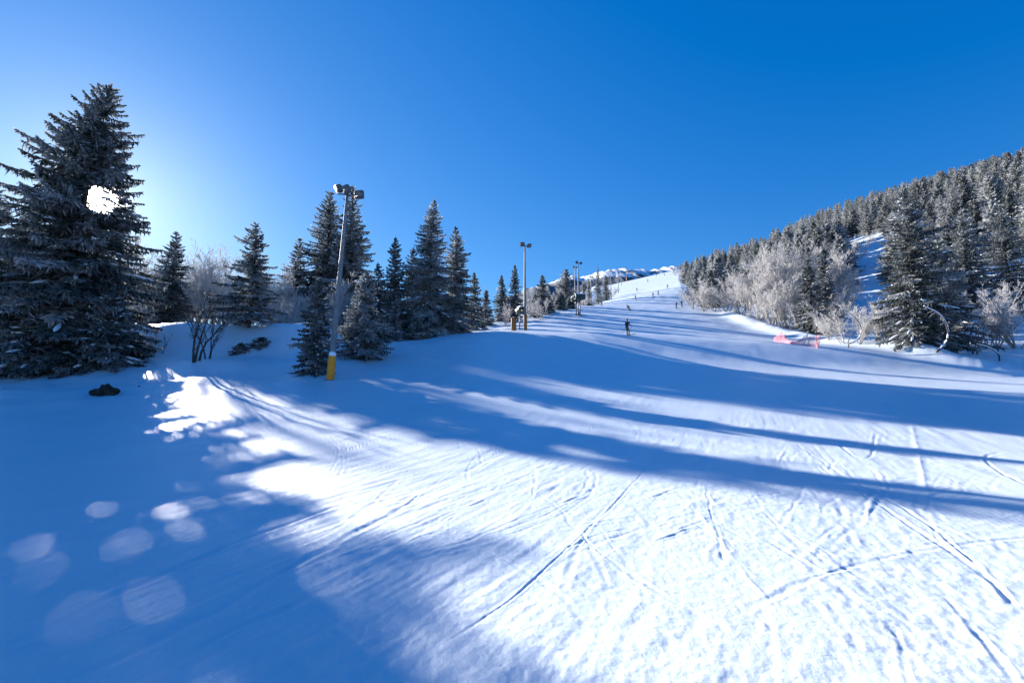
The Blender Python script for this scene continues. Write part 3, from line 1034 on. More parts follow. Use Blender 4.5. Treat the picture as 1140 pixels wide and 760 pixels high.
# ------------------------------------------------------------------ frosted broadleaf shrubs
def shrub_mesh(name, h, spread, nstems, seed, frost=0.7, dens=1.0, tw=0.018, mat='frost', open_=0.35, arch=0.1):
    rng = np.random.default_rng(seed)
    mb = MB()
    fr = []

    def limb(p0, d, L, r0, n, depth, f):
        P = [p0]
        dd = d / np.linalg.norm(d)
        for i in range(n):
            dd = dd + rng.normal(0, 0.13, 3) + np.array([0, 0, 0.05 - arch * (i / n)])
            dd /= np.linalg.norm(dd)
            P.append(P[-1] + dd * L / n)
        P = np.array(P)
        rr = r0 * (1 - np.linspace(0, 0.85, n + 1))
        k0 = mb.n
        mb.tube(P, np.maximum(rr, tw * 0.45), 3 if depth > 0 else 5, cap=False)
        fr.append(np.full(mb.n - k0, f) + rng.normal(0, 0.08))
        return P

    def grow(p0, d, L, r0, depth):
        P = limb(p0, d, L, r0, 5 if depth == 0 else (4 if depth == 1 else 3), depth, frost - (0.5 if depth == 0 else 0.15 if depth == 1 else 0))
        if depth >= 3:
            return
        nb = int(([16, 8, 5][depth]) * dens * rng.uniform(0.8, 1.2))
        ax = (P[-1] - P[0]) / (np.linalg.norm(P[-1] - P[0]) + 1e-9)
        for _ in range(nb):
            t = rng.uniform(0.18 if depth == 0 else 0.1, 1.0)
            i = min(len(P) - 2, int(t * (len(P) - 1)))
            q = P[i] + (P[i + 1] - P[i]) * (t * (len(P) - 1) - i)
            rd = rng.normal(0, 1, 3)
            rd -= ax * (rd @ ax)
            rd /= np.linalg.norm(rd) + 1e-9
            sp_ = rng.uniform(0.45, 1.0)
            dn = ax + rd * sp_ + np.array([0, 0, 0.15])
            grow(q, dn, L * (0.42 if depth == 0 else 0.5) * rng.uniform(0.6, 1.2) * (1.25 - 0.65 * t), max(r0 * 0.4, tw * 0.6), depth + 1)

    for s in range(nstems):
        a = rng.uniform(0, 6.28)
        off = np.array([math.cos(a), math.sin(a), 0]) * spread * 0.25 * rng.random()
        d = np.array([math.cos(a) * open_ * rng.uniform(0.3, 1), math.sin(a) * open_ * rng.uniform(0.3, 1), 1.0])
        grow(off, d, h * rng.uniform(0.72, 1.0), 0.015 * h, 0)
    V = np.vstack(mb.v)
    # bring to the asked height
    V[:, 2] -= V[:, 2].min()
    V *= h / V[:, 2].max()
    return mesh_from(name, V, [np.vstack(mb.q)], [M[mat]], attr=np.clip(np.concatenate(fr), 0, 1), smooth_=False)


birch_protos = [shrub_mesh('frosted_birch', 8.0, 2.0, 3, 400 + k, frost=0.72, dens=1.1, tw=0.022, open_=0.22, arch=0.02) for k in range(3)]
bush_protos = [shrub_mesh('frosted_bush', 5.0, 3.0, 7, 420 + k, frost=0.72, dens=0.85, tw=0.021, open_=0.8, arch=0.12) for k in range(3)]
thin_protos = [shrub_mesh('bare_sapling', 5.0, 1.2, 3, 440 + k, frost=0.25, dens=0.55, tw=0.013, mat='bare', open_=0.3, arch=0.0) for k in range(2)]


def shrub(protos, k, name, u, y, v_top, label, cat='shrub', wide=1.0, group=None, base_h=None, sink=0.1):
    me = protos[k % len(protos)]
    x, yy, z = at(u, y)
    h = top_z(v_top, y) - z
    o = link(name, me)
    hh = max(v.co.z for v in me.vertices) if base_h is None else base_h
    s = h / hh
    o.location = (x, yy, z - sink)
    o.scale = (s * wide, s * wide, s)
    o.rotation_euler = (0, 0, (k * 2.39 + u * 0.37) % 6.28)
    tag(o, label, cat, group)
    return o


B, U, T = birch_protos, bush_protos, thin_protos
shrub(B, 0, 'frosted_birch', 150, 70, 282, 'white frosted birch between the tallest tree and the slim spruce', 'birch', 1.4)
shrub(B, 1, 'frosted_birch', 166, 74, 268, 'hazy frosted birch tips rising left of the slim spruce', 'birch', 1.3)
shrub(B, 2, 'frosted_birch', 226, 68, 268, 'slender white frosted birch right of the slim spruce', 'birch', 1.0)
shrub(B, 0, 'frosted_birch', 243, 72, 274, 'frosted birch filling the gap left of the open stemmed spruce', 'birch', 1.2)
shrub(B, 1, 'frosted_birch', 210, 76, 292, 'shorter frosted birch behind the slim spruce', 'birch', 1.4)
shrub(B, 1, 'frosted_birch', 306, 66, 288, 'frosted birch right behind the open stemmed spruce', 'birch', 1.2)
shrub(U, 0, 'frosted_bush', 322, 56, 316, 'white frosted bush between the open stemmed spruce and the clump', 'shrub', 1.0)
shrub(U, 1, 'frosted_bush', 342, 52, 328, 'white frosted bush above the small full spruce', 'shrub', 0.9)
shrub(B, 2, 'frosted_birch', 372, 50, 303, 'white frosted birch behind the near floodlight pole', 'birch', 1.3)
shrub(U, 2, 'frosted_bush', 262, 60, 325, 'low frosted bush behind the mound left of the open stemmed spruce', 'shrub', 1.1)
shrub(U, 0, 'frosted_bush', 142, 60, 322, 'frosted bush right beside the lower arms of the tallest tree', 'shrub', 1.0)
shrub(U, 1, 'frosted_bush', 300, 55, 330, 'pale frosted bush deep behind the mound', 'shrub', 1.3)
shrub(U, 1, 'frosted_bush', 563, 72, 336, 'pale frosted bush left of the snow cannon', 'shrub', 0.8)
shrub(U, 2, 'frosted_bush', 588, 84, 324, 'broad frosted bush right behind the second pole', 'shrub', 0.9)
shrub(U, 0, 'frosted_bush', 602, 78, 330, 'round white frosted bush right of the second pole', 'shrub', 0.9)
shrub(B, 0, 'frosted_birch', 618, 105, 320, 'pale frosted crown beside the round headed tree', 'birch', 1.3)
shrub(U, 1, 'frosted_bush', 641, 125, 330, 'frosted bush at the foot of the third pole', 'shrub', 0.9)
shrub(U, 2, 'frosted_bush', 651, 150, 328, 'frosted bush between the third pole and the far spruces', 'shrub', 0.9)
shrub(U, 0, 'frosted_bush', 681, 200, 316, 'frosted bush at the left rim of the steep slope', 'shrub', 1.0)
for k, (u, y, v, lab) in enumerate([(256, 66, 278, 'upright frosted birch touching the left side of the open stemmed spruce'), (298, 64, 285, 'upright frosted birch touching the right side of the open stemmed spruce'),
                                   (316, 60, 296, 'frosted birch in the middle of the gap before the dark clump'), (338, 54, 302, 'frosted birch against the lower left of the dark clump'),
                                   (392, 54, 312, 'frosted birch between the near floodlight pole and the frosted bluish spruce'), (163, 62, 292, 'thin frosted birch leaning from behind the tallest tree')]):
    shrub(B, k, 'frosted_birch', u, y, v, lab, 'birch', 1.15)
for k, (u, y, v, w, lab) in enumerate([(158, 66, 305, 1.3, 'dense white frosted bush left of the slim spruce'), (205, 70, 308, 1.2, 'dense white frosted bush right of the slim spruce'), (222, 74, 300, 1.2, 'tall frosted bush under the slender birch'),
                                       (250, 68, 304, 1.2, 'frosted bush left of the open stemmed spruce'), (305, 70, 312, 1.2, 'frosted bush right of the open stemmed spruce'), (318, 62, 305, 1.0, 'frosted bush at the left foot of the dark clump'),
                                       (172, 80, 290, 1.2, 'pale frosted bush half hidden by the slim spruce'), (236, 80, 286, 1.2, 'pale frosted bush between the two mound spruces')]):
    shrub(U, k, 'frosted_bush', u, y, v, lab, 'shrub', w)
# bare saplings and scrub on the mound
shrub(T, 0, 'bare_sapling', 217, 30.5, 318, 'dark bare sapling with several stems on the near edge of the mound', 'sapling', 1.1)
shrub(T, 1, 'bare_sapling', 232, 32, 335, 'small bare sapling just right of the many stemmed one', 'sapling', 1.0)
shrub(T, 1, 'bare_sapling', 181, 34, 368, 'thin bare twigs poking from the mound under the slim spruce', 'sapling', 0.8)
shrub(U, 1, 'frosted_bush', 160, 32.5, 372, 'small frosted bush at the left foot of the mound', 'shrub', 0.7)
spruce(268, 34, 383, 'stubby dark spruce sprig on the slope of the mound', 60, 15, droop=0.4, frost=0.2, whorl=0.22, per=5, twig_step=0.13, twig_w=0.035)
spruce(291, 35, 376, 'low dark sprig below the open stemmed spruce', 61, 20, droop=0.4, frost=0.2, irregular=0.5, whorl=0.22, per=5, twig_step=0.13, twig_w=0.035)

# right: the frosted thicket
rb = [(772, 108, 318, 0, 'U'), (783, 100, 312, 1, 'U'), (797, 98, 318, 2, 'U'), (808, 96, 310, 0, 'U'), (818, 92, 300, 1, 'B'), (826, 86, 310, 2, 'U'), (838, 84, 290, 0, 'B'),
      (846, 80, 305, 0, 'U'), (852, 84, 276, 1, 'B'), (866, 80, 270, 2, 'B'), (880, 80, 264, 0, 'B'), (892, 82, 268, 1, 'B'), (876, 72, 310, 1, 'U'), (860, 74, 315, 2, 'U'),
      (890, 74, 300, 2, 'B'), (915, 80, 278, 0, 'B'), (930, 82, 274, 2, 'B'), (938, 78, 290, 1, 'B'), (925, 72, 305, 2, 'U'), (898, 68, 325, 0, 'U')]
names = ['lowest', 'pale', 'round', 'broad', 'feathery', 'dense', 'upright', 'twiggy', 'slender', 'tall', 'tallest', 'forked', 'bushy', 'spreading', 'grey', 'thin', 'airy', 'ragged', 'squat', 'short']
plc = ['at the far end of the thicket by the piste', 'beside the piste below the lone pale conifer', 'in front of the dark hillside conifers', 'beneath the hillside conifers', 'left of the middle of the thicket',
       'low before the middle of the thicket', 'rising left of the thicket peak', 'low under the thicket peak', 'just left of the thicket peak', 'next to the thicket peak', 'forming the peak of the thicket',
       'right of the thicket peak', 'on the snow bank under the peak', 'on the snow bank left of the peak', 'left of the two dark spruces', 'rising behind the two dark spruces', 'above the two dark spruces',
       'beside the snow clearing', 'right of the two dark spruces', 'at the foot of the two dark spruces']
for i, (u, y, v, k, t) in enumerate(rb):
    tall = t == 'B'
    shrub(B if tall else U, k, 'frosted_birch' if tall else 'frosted_bush', u, y, v, '%s frosted %s %s' % (names[i], 'birch' if tall else 'bush', plc[i]), 'birch' if tall else 'shrub', 1.2 if tall else 0.95)
for i, (u, y, v, lab) in enumerate([(940, 52, 338, 'frosted bush right of the red netting'), (955, 50, 342, 'frosted bush behind the middle bent sapling'), (973, 51, 332, 'frosted bush left of the big ragged spruce'),
                                    (988, 56, 325, 'grey frosted bush touching the left side of the big ragged spruce'), (1108, 48, 330, 'hazy frosted bush right of the big ragged spruce'),
                                    (1132, 47, 322, 'hazy frosted bush at the right edge of the picture'), (1120, 55, 310, 'pale frosted bush under the dark upright spruce'),
                                    (925, 55, 345, 'low frosted bush behind the left bent sapling')]):
    shrub(U, i, 'frosted_bush', u, y, v, lab, 'shrub', 0.9)
for i, (u, y, v, lab) in enumerate([(752, 260, 296, 'frosted bush high beside the top of the piste'), (762, 230, 300, 'frosted bush half way up the right rim of the steep slope'), (757, 245, 300, 'frosted bush next below the topmost one'),
                                    (768, 200, 305, 'frosted bush above the bend of the piste edge'), (777, 180, 306, 'frosted bush before the first hillside conifers'), (770, 160, 318, 'frosted bush at the bend of the piste edge'),
                                    (942, 132, 262, 'frosted tree at the left corner of the snow clearing'), (905, 128, 258, 'frosted birch between thicket and hillside conifers'), (1000, 150, 262, 'frosted tree at the top of the snow clearing')]):
    shrub(U, i, 'frosted_bush', u, y, v, lab, 'shrub', 0.9)


# ------------------------------------------------------------------ floodlight poles
def floodlight_pole(u, y, v_top, label, lean=(0, 0), pad='yellow', pad_h=1.5, heads=3, snowcap=False, aim=0.0, group='floodlight poles along the piste', detail=True):
    x, yy, z = at(u, y)
    h = top_z(v_top, y) - z
    root = empty('floodlight_pole', (x, yy, z - 0.1))
    tag(root, label, 'floodlight', group)
    root.rotation_euler = (lean[1], lean[0], 0)
    s = 1.0
    m = MB()
    zz = np.linspace(0, h, 8)
    m.tube(np.stack([zz * 0, zz * 0, zz], 1), np.linspace(0.19, 0.08, 8) * s, 14)
    m.box((0, 0, 0.05), (0.5, 0.5, 0.08), bev=0.01)
    link('mast', m.mesh('mast', M['galv'], True), root)
    if pad:
        m = MB()
        m.tube([(0.04, -0.10, 0.08), (0.04, -0.10, 0.12), (0.04, -0.10, pad_h - 0.04), (0.04, -0.10, pad_h)], [0.19 * s, 0.22 * s, 0.22 * s, 0.18 * s], 16)
        po = link('padding', m.mesh('padding', M[pad], True), root)
        for bz_ in (0.45, 1.05):
            m = MB()
            m.tube([(0.04, -0.10, bz_ - 0.012), (0.04, -0.10, bz_ + 0.012)], 0.224 * s, 16, cap=False)
            link('strap', m.mesh('strap', M[pad], True), po)
        if snowcap:
            m = MB()
            m.tube([(0.04, -0.1, pad_h), (0.04, -0.1, pad_h + 0.12), (0.04, -0.1, pad_h + 0.22), (0.04, -0.1, pad_h + 0.28)], [0.19, 0.2, 0.16, 0.05], 14)
            link('snow_cap', m.mesh('snow_cap', M['load'], True), po)
    m = MB()
    m.tube([(-0.58 * s, 0, h - 0.15), (0.70 * s, 0, h - 0.15)], 0.05 * s, 8)
    m.tube([(0, -0.5 * s, h - 0.15), (0, 0.3 * s, h - 0.15)], 0.045 * s, 8)
    link('crossarm', m.mesh('crossarm', M['galv'], True), root)
    spots = [(-0.55, 0.0, 0.20, 0.5, -0.9), (0.10, -0.45, -0.02, 0.1, -0.75), (0.72, 0.0, -0.12, -0.95, 0.95)][:heads]
    if heads == 2:
        spots = [(-0.30, 0.0, 0.12, 0.2, -0.3), (0.55, -0.1, -0.10, -0.4, 0.6)]
    for (hx, hy, hz, tilt, yaw) in spots:
        rot = Matrix.Rotation(yaw + aim, 4, 'Z') @ Matrix.Rotation(0.55, 4, 'X') @ Matrix.Rotation(tilt * 0.5, 4, 'Y')
        cpos = (hx * s, hy * s, h + hz)
        m = MB()
        m.box(cpos, (0.58 * s, 0.24 * s, 0.50 * s), rot, 0.05)
        off = np.array(rot.to_3x3() @ Vector((0, 0.16 * s, 0)))
        m.box(tuple(np.array(cpos) + off), (0.30 * s, 0.14 * s, 0.26 * s), rot, 0.03)
        ho = link('lamp_head', m.mesh('lamp_head', M['lamp_body'], False), root)
        m = MB()
        off = np.array(rot.to_3x3() @ Vector((0, -0.123 * s, 0)))
        m.box(tuple(np.array(cpos) + off), (0.50 * s, 0.012, 0.42 * s), rot)
        link('lamp_glass', m.mesh('lamp_glass', M['lamp_glass']), ho)
    return root, h


floodlight_pole(367.5, 26.2, 212, 'near leaning floodlight pole with a bright yellow pad round its foot', lean=(R(2.9), 0), pad='yellow', pad_h=1.45, snowcap=True)
floodlight_pole(584.5, 55, 272, 'slim floodlight pole beside the snow cannon and its ochre padded post', pad='ochre', pad_h=2.0, heads=2)
floodlight_pole(644.5, 89, 292, 'floodlight pole with a snow cannon platform half way along the left edge', pad=None, heads=2)
floodlight_pole(640.5, 122, 297, 'thin pole close behind the left of the third floodlight pole', pad=None, heads=2)
floodlight_pole(658.5, 165, 308, 'pole beside the pale frosted spruce', pad=None, heads=2)
floodlight_pole(680.5, 190, 301, 'pole at the lower left rim of the steep slope', pad=None, heads=2)
floodlight_pole(688.6, 225, 300, 'pole half way up the left rim of the steep slope', pad=None, heads=2)
floodlight_pole(691.8, 285, 298, 'pole near the top of the steep slope', pad=None, heads=2)
floodlight_pole(697.5, 325, 297, 'topmost pole with an orange foot on the brow of the piste', pad='orange', pad_h=3.5, heads=2)


# ------------------------------------------------------------------ snow cannons and padded post
def padded_post(u, y, v_top, label):
    x, yy, z = at(u, y)
    h = top_z(v_top, y) - z
    root = empty('padded_post', (x, yy, z - 0.05))
    tag(root, label, 'post')
    m = MB()
    m.tube([(0, 0, 0), (0, 0, h)], 0.09, 12)
    link('post', m.mesh('post', M['steel'], True), root)
    m = MB()
    m.tube([(0, 0, 0.05), (0, 0, 0.1), (-0.03, 0, h - 0.2), (-0.03, 0, h - 0.15)], [0.30, 0.33, 0.31, 0.26], 16)
    link('padding', m.mesh('padding', M['ochre'], True), root)


padded_post(572.0, 54.0, 352, 'stout post wrapped in ochre padding left of the second pole')


def snow_cannon(loc, sc, rz, label, post_h):
    root = empty('snow_cannon', loc, rz)
    tag(root, label, 'snow cannon', 'snow cannons beside the piste')
    root.scale = (sc, sc, sc)
    m = MB()                                                     # barrel
    ring = [(-0.75, 0.36), (-0.7, 0.42), (-0.3, 0.45), (0.3, 0.43), (0.62, 0.38), (0.75, 0.36), (0.74, 0.31), (0.3, 0.33), (-0.7, 0.33)]
    n = 20
    V, q = [], []
    for (xx, rr) in ring:
        for k in range(n):
            a = 2 * math.pi * k / n
            V.append((xx, rr * math.cos(a), post_h + 0.55 + rr * math.sin(a)))
    for i in range(len(ring)):
        i2 = (i + 1) % len(ring)
        for k in range(n):
            k2 = (k + 1) % n
            q.append((i * n + k, i2 * n + k, i2 * n + k2, i * n + k2))
    m.add(V, q)
    link('barrel', m.mesh('barrel', M['gun'], True), root)
    m = MB()                                                     # fan hub and blades
    m.tube([(-0.2, 0, post_h + 0.55), (0.1, 0, post_h + 0.55)], [0.1, 0.07], 10)
    for k in range(6):
        a = k * math.pi / 3
        rot = Matrix.Rotation(a, 4, 'X') @ Matrix.Rotation(0.5, 4, 'Z')
        cc = np.array((Matrix.Rotation(a, 4, 'X') @ Vector((-0.1, 0, 0.2))))
        m.box(tuple(cc + np.array([0, 0, post_h + 0.55])), (0.02, 0.1, 0.24), rot)
    link('fan', m.mesh('fan', M['steel']), root)
    m = MB()                                                     # yoke
    for sy in (-1, 1):
        m.box((0, sy * 0.5, post_h + 0.3), (0.12, 0.06, 0.6), bev=0.01)
    m.box((0, 0, post_h), (0.2, 1.06, 0.08), bev=0.01)
    link('yoke', m.mesh('yoke', M['steel']), root)
    m = MB()
    m.tube([(0, 0, 0), (0, 0, post_h - 0.04)], 0.08, 12)
    m.box((0, 0, 0.04), (0.6, 0.6, 0.08), bev=0.01)
    link('stand', m.mesh('stand', M['steel'], True), root)
    m = MB()
    m.box((-0.2, -0.62, post_h + 0.2), (0.5, 0.16, 0.6), bev=0.03)
    link('control_box', m.mesh('control_box', M['gun']), root)
    m = MB()                                                     # snow lying on the barrel
    m.tube([(-0.72, 0, post_h + 0.93), (-0.5, 0, post_h + 0.98), (0, 0, post_h + 1.0), (0.5, 0, post_h + 0.96), (0.7, 0, post_h + 0.9)], [0.06, 0.14, 0.17, 0.13, 0.05], 10)
    link('snow_cap', m.mesh('snow_cap', M['load'], True), root)


gx, gy, gz = at(578.5, 55.6)
snow_cannon((gx, gy, gz - 0.05), 0.85, R(120), 'snow capped dark cannon between the ochre post and the second pole', 2.45)
gx, gy, gz = at(645.8, 88)
snow_cannon((gx, gy, gz - 0.05), 1.4, R(10), 'dark cannon raised at the third pole', 2.2)
gx, gy, gz = at(641.6, 89.5)
snow_cannon((gx, gy, gz - 0.05), 1.25, R(190), 'dark cannon just left of the one at the third pole', 2.1)


# ------------------------------------------------------------------ bent saplings, stake, clod, netting
def bent_sapling(pts_px, y, label, r=0.07):
    y = min(y + 3.0, max(y - 6.0, ground_hit(*pts_px[0])[1]))       # root it where its foot meets the snow
    P = []
    for (u, v) in pts_px:
        zt = y * math.tan(ray_el(v))
        zc = y * math.cos(PITCH) + zt * math.sin(PITCH)
        P.append(((u - 570) / F * zc, y, zt))
    P = np.array(P)
    t = np.linspace(0, 1, len(P))
    tt = np.linspace(0, 1, 22)
    for _ in range(2):
        Q = np.empty((2 * len(P), 3))
        Q[0], Q[-1] = P[0], P[-1]
        Q[1:-1:2] = 0.75 * P[:-1] + 0.25 * P[1:]
        Q[2:-1:2] = 0.25 * P[:-1] + 0.75 * P[1:]
        P = Q
    g = float(H(P[0, 0], y))
    P[0, 2] = min(P[0, 2], g - 0.1)
    P[:, 1] += np.linspace(0, -0.8, len(P))
    base = P[0].copy()
    root = empty('bent_sapling', tuple(base))
    tag(root, label, 'sapling')
    P = P - base
    m = MB()
    m.tube(P, np.linspace(r, r * 0.35, len(P)), 8)
    link('stem', m.mesh('stem', M['bare'], True), root)
    m = MB()
    m.tube(P[3:] + np.array([0, -0.01, r * 0.75]), np.linspace(r * 0.85, r * 0.45, len(P) - 3), 8)
    link('snow_load', m.mesh('snow_load', M['load'], True), root)
    rng = np.random.default_rng(len(label))
    m = MB()
    for k in range(14):
        i = int(rng.uniform(0.35, 1) * (len(P) - 1))
        d = rng.normal(0, 1, 3) * np.array([1, 0.7, 0.4]) + np.array([0, 0, -0.6])
        d /= np.linalg.norm(d)
        L = rng.uniform(0.25, 0.7)
        m.tube([P[i], P[i] + d * L * 0.5, P[i] + d * L + np.array([0, 0, -0.1])], [0.012, 0.01, 0.004], 4)
    link('twigs', m.mesh('twigs', M['frost'], attr=np.full(m.n, 0.8)), root)


bent_sapling([(1042, 392), (1050, 384), (1053, 374), (1050, 364), (1043, 354), (1034, 348), (1020, 343)], 39, 'thick bent sapling arching before the big ragged spruce', 0.10)
bent_sapling([(944, 383), (953, 379), (957, 371), (955, 362), (948, 354), (938, 348), (930, 343)], 43, 'slim bent sapling in front of the frosted bushes', 0.06)
bent_sapling([(908, 366), (909, 360), (907, 351), (902, 344), (895, 338), (890, 333)], 50, 'thin bent sapling before the two dark spruces', 0.05)
bent_sapling([(1112, 396), (1104, 391), (1093, 386), (1078, 384)], 38.5, 'low bent sapling drooping at the right foot of the big ragged spruce', 0.06)


def stick(name, u, y, h, r, label, cat, lean=(0.0, 0.0), mat='bare'):
    x, yy, z = at(u, y)
    m = MB()
    P = [(0, 0, -0.2), (lean[0] * h * 0.5, lean[1] * h * 0.5, h * 0.5), (lean[0] * h, lean[1] * h, h)]
    m.tube(P, [r, r * 0.85, r * 0.6], 8)
    for k, (f, dx) in enumerate(((0.6, 0.25), (0.8, -0.2))):
        if cat == 'stick':
            b = np.array([lean[0] * h * f, lean[1] * h * f, h * f])
            m.tube([b, b + np.array([dx, 0.1, 0.25])], [r * 0.5, r * 0.2], 5)
    o = link(name, m.mesh(name, M[mat], True))
    o.location = (x, yy, z)
    tag(o, label, cat)


stick('marker_stake', 522, 46, 1.3, 0.02, 'thin dark stake in the snow right of the wide frosted spruce', 'stake')


def clod(u, y, sx, sz, seed, label, name='earth_clod'):
    x, yy, z = at(u, y)
    bm = bmesh.new()
    bmesh.ops.create_icosphere(bm, subdivisions=4, radius=1.0)
    rng = np.random.default_rng(seed)
    for v in bm.verts:
        p = np.array(v.co)
        k = 1 + 1.1 * float(fbm(np.array(p[0] * 2.1 + seed), np.array(p[1] * 2.1 + p[2] * 1.9), seed, 5))
        notch = -0.45 * math.exp(-((p[0] + 0.3) / 0.18) ** 2) + 0.35 * math.exp(-((p[0] - 0.35) / 0.3) ** 2) if p[2] > 0 else 0
        v.co = Vector((p[0] * sx * k, p[1] * sx * 0.7 * k, (p[2] + notch) * sz * k))
    me = bpy.data.meshes.new(name)
    bm.to_mesh(me)
    bm.free()
    me.materials.append(M['rock'])
    o = link(name, me)
    o.location = (x, yy, z + sz * 0.1)
    tag(o, label, 'clod')


clod(116, 22.0, 0.46, 0.27, 3, 'dark clod of earth lying on the snow before the tallest tree')
clod(154, 23.5, 0.09, 0.06, 4, 'tiny dark clod of earth on the snow right of the large one')


def net(u0, u1, y0, y1, peaks, label, seed):
    """collapsed safety netting: crossing cords sagging between leaning posts"""
    rng = np.random.default_rng(seed)
    n = 26
    us, ys = np.linspace(u0, u1, n), np.linspace(y0, y1, n)
    base = np.array([at(u, y) for u, y in zip(us, ys)])
    t = np.linspace(0, 1, n)
    top = np.interp(t, [p[0] for p in peaks], [p[1] for p in peaks]) + 0.06 * rng.random(n)
    org = base[0].copy()
    root = empty('safety_net', tuple(org))
    tag(root, label, 'netting', 'collapsed red safety netting')
    base = base - org
    m = MB()
    nrow = 8
    rows = []
    for k in range(nrow):
        f = k / (nrow - 1)
        P = base + np.stack([0.5 * f * top + 0.1 * np.sin(t * 30 + k) * f, 0.25 * np.sin(t * 11 + seed) * f, top * f], 1)
        rows.append(P)
        m.tube(P, 0.010, 4)
    rows = np.array(rows)
    for j in range(n - 1):
        for k in range(nrow - 1):
            m.tube([rows[k, j], rows[k + 1, j + 1]], 0.010, 4, cap=False)
            m.tube([rows[k, j + 1], rows[k + 1, j]], 0.010, 4, cap=False)
    link('mesh_cords', m.mesh('mesh_cords', M['net']), root)
    for p in peaks:
        if p[1] < 0.6:
            continue
        j = int(p[0] * (n - 1))
        m = MB()
        b = base[j]
        m.tube([b - np.array([0, 0, 0.15]), rows[-1, j] + np.array([0.03, 0, 0.08])], 0.02, 6)
        link('net_pole', m.mesh('net_pole', M['grey'], True), root)


net(861, 881, 52, 48, [(0, 0.5), (0.2, 1.1), (0.5, 0.75), (0.8, 0.25), (1, 0.15)], 'small pale red netting heap farther up the slope', 1)
net(880, 911, 48, 44.5, [(0, 0.1), (0.2, 0.35), (0.45, 1.15), (0.62, 0.9), (0.85, 1.25), (0.93, 0.3), (1, 0.1)], 'larger pale red netting heap nearer to the bent sapling', 2)


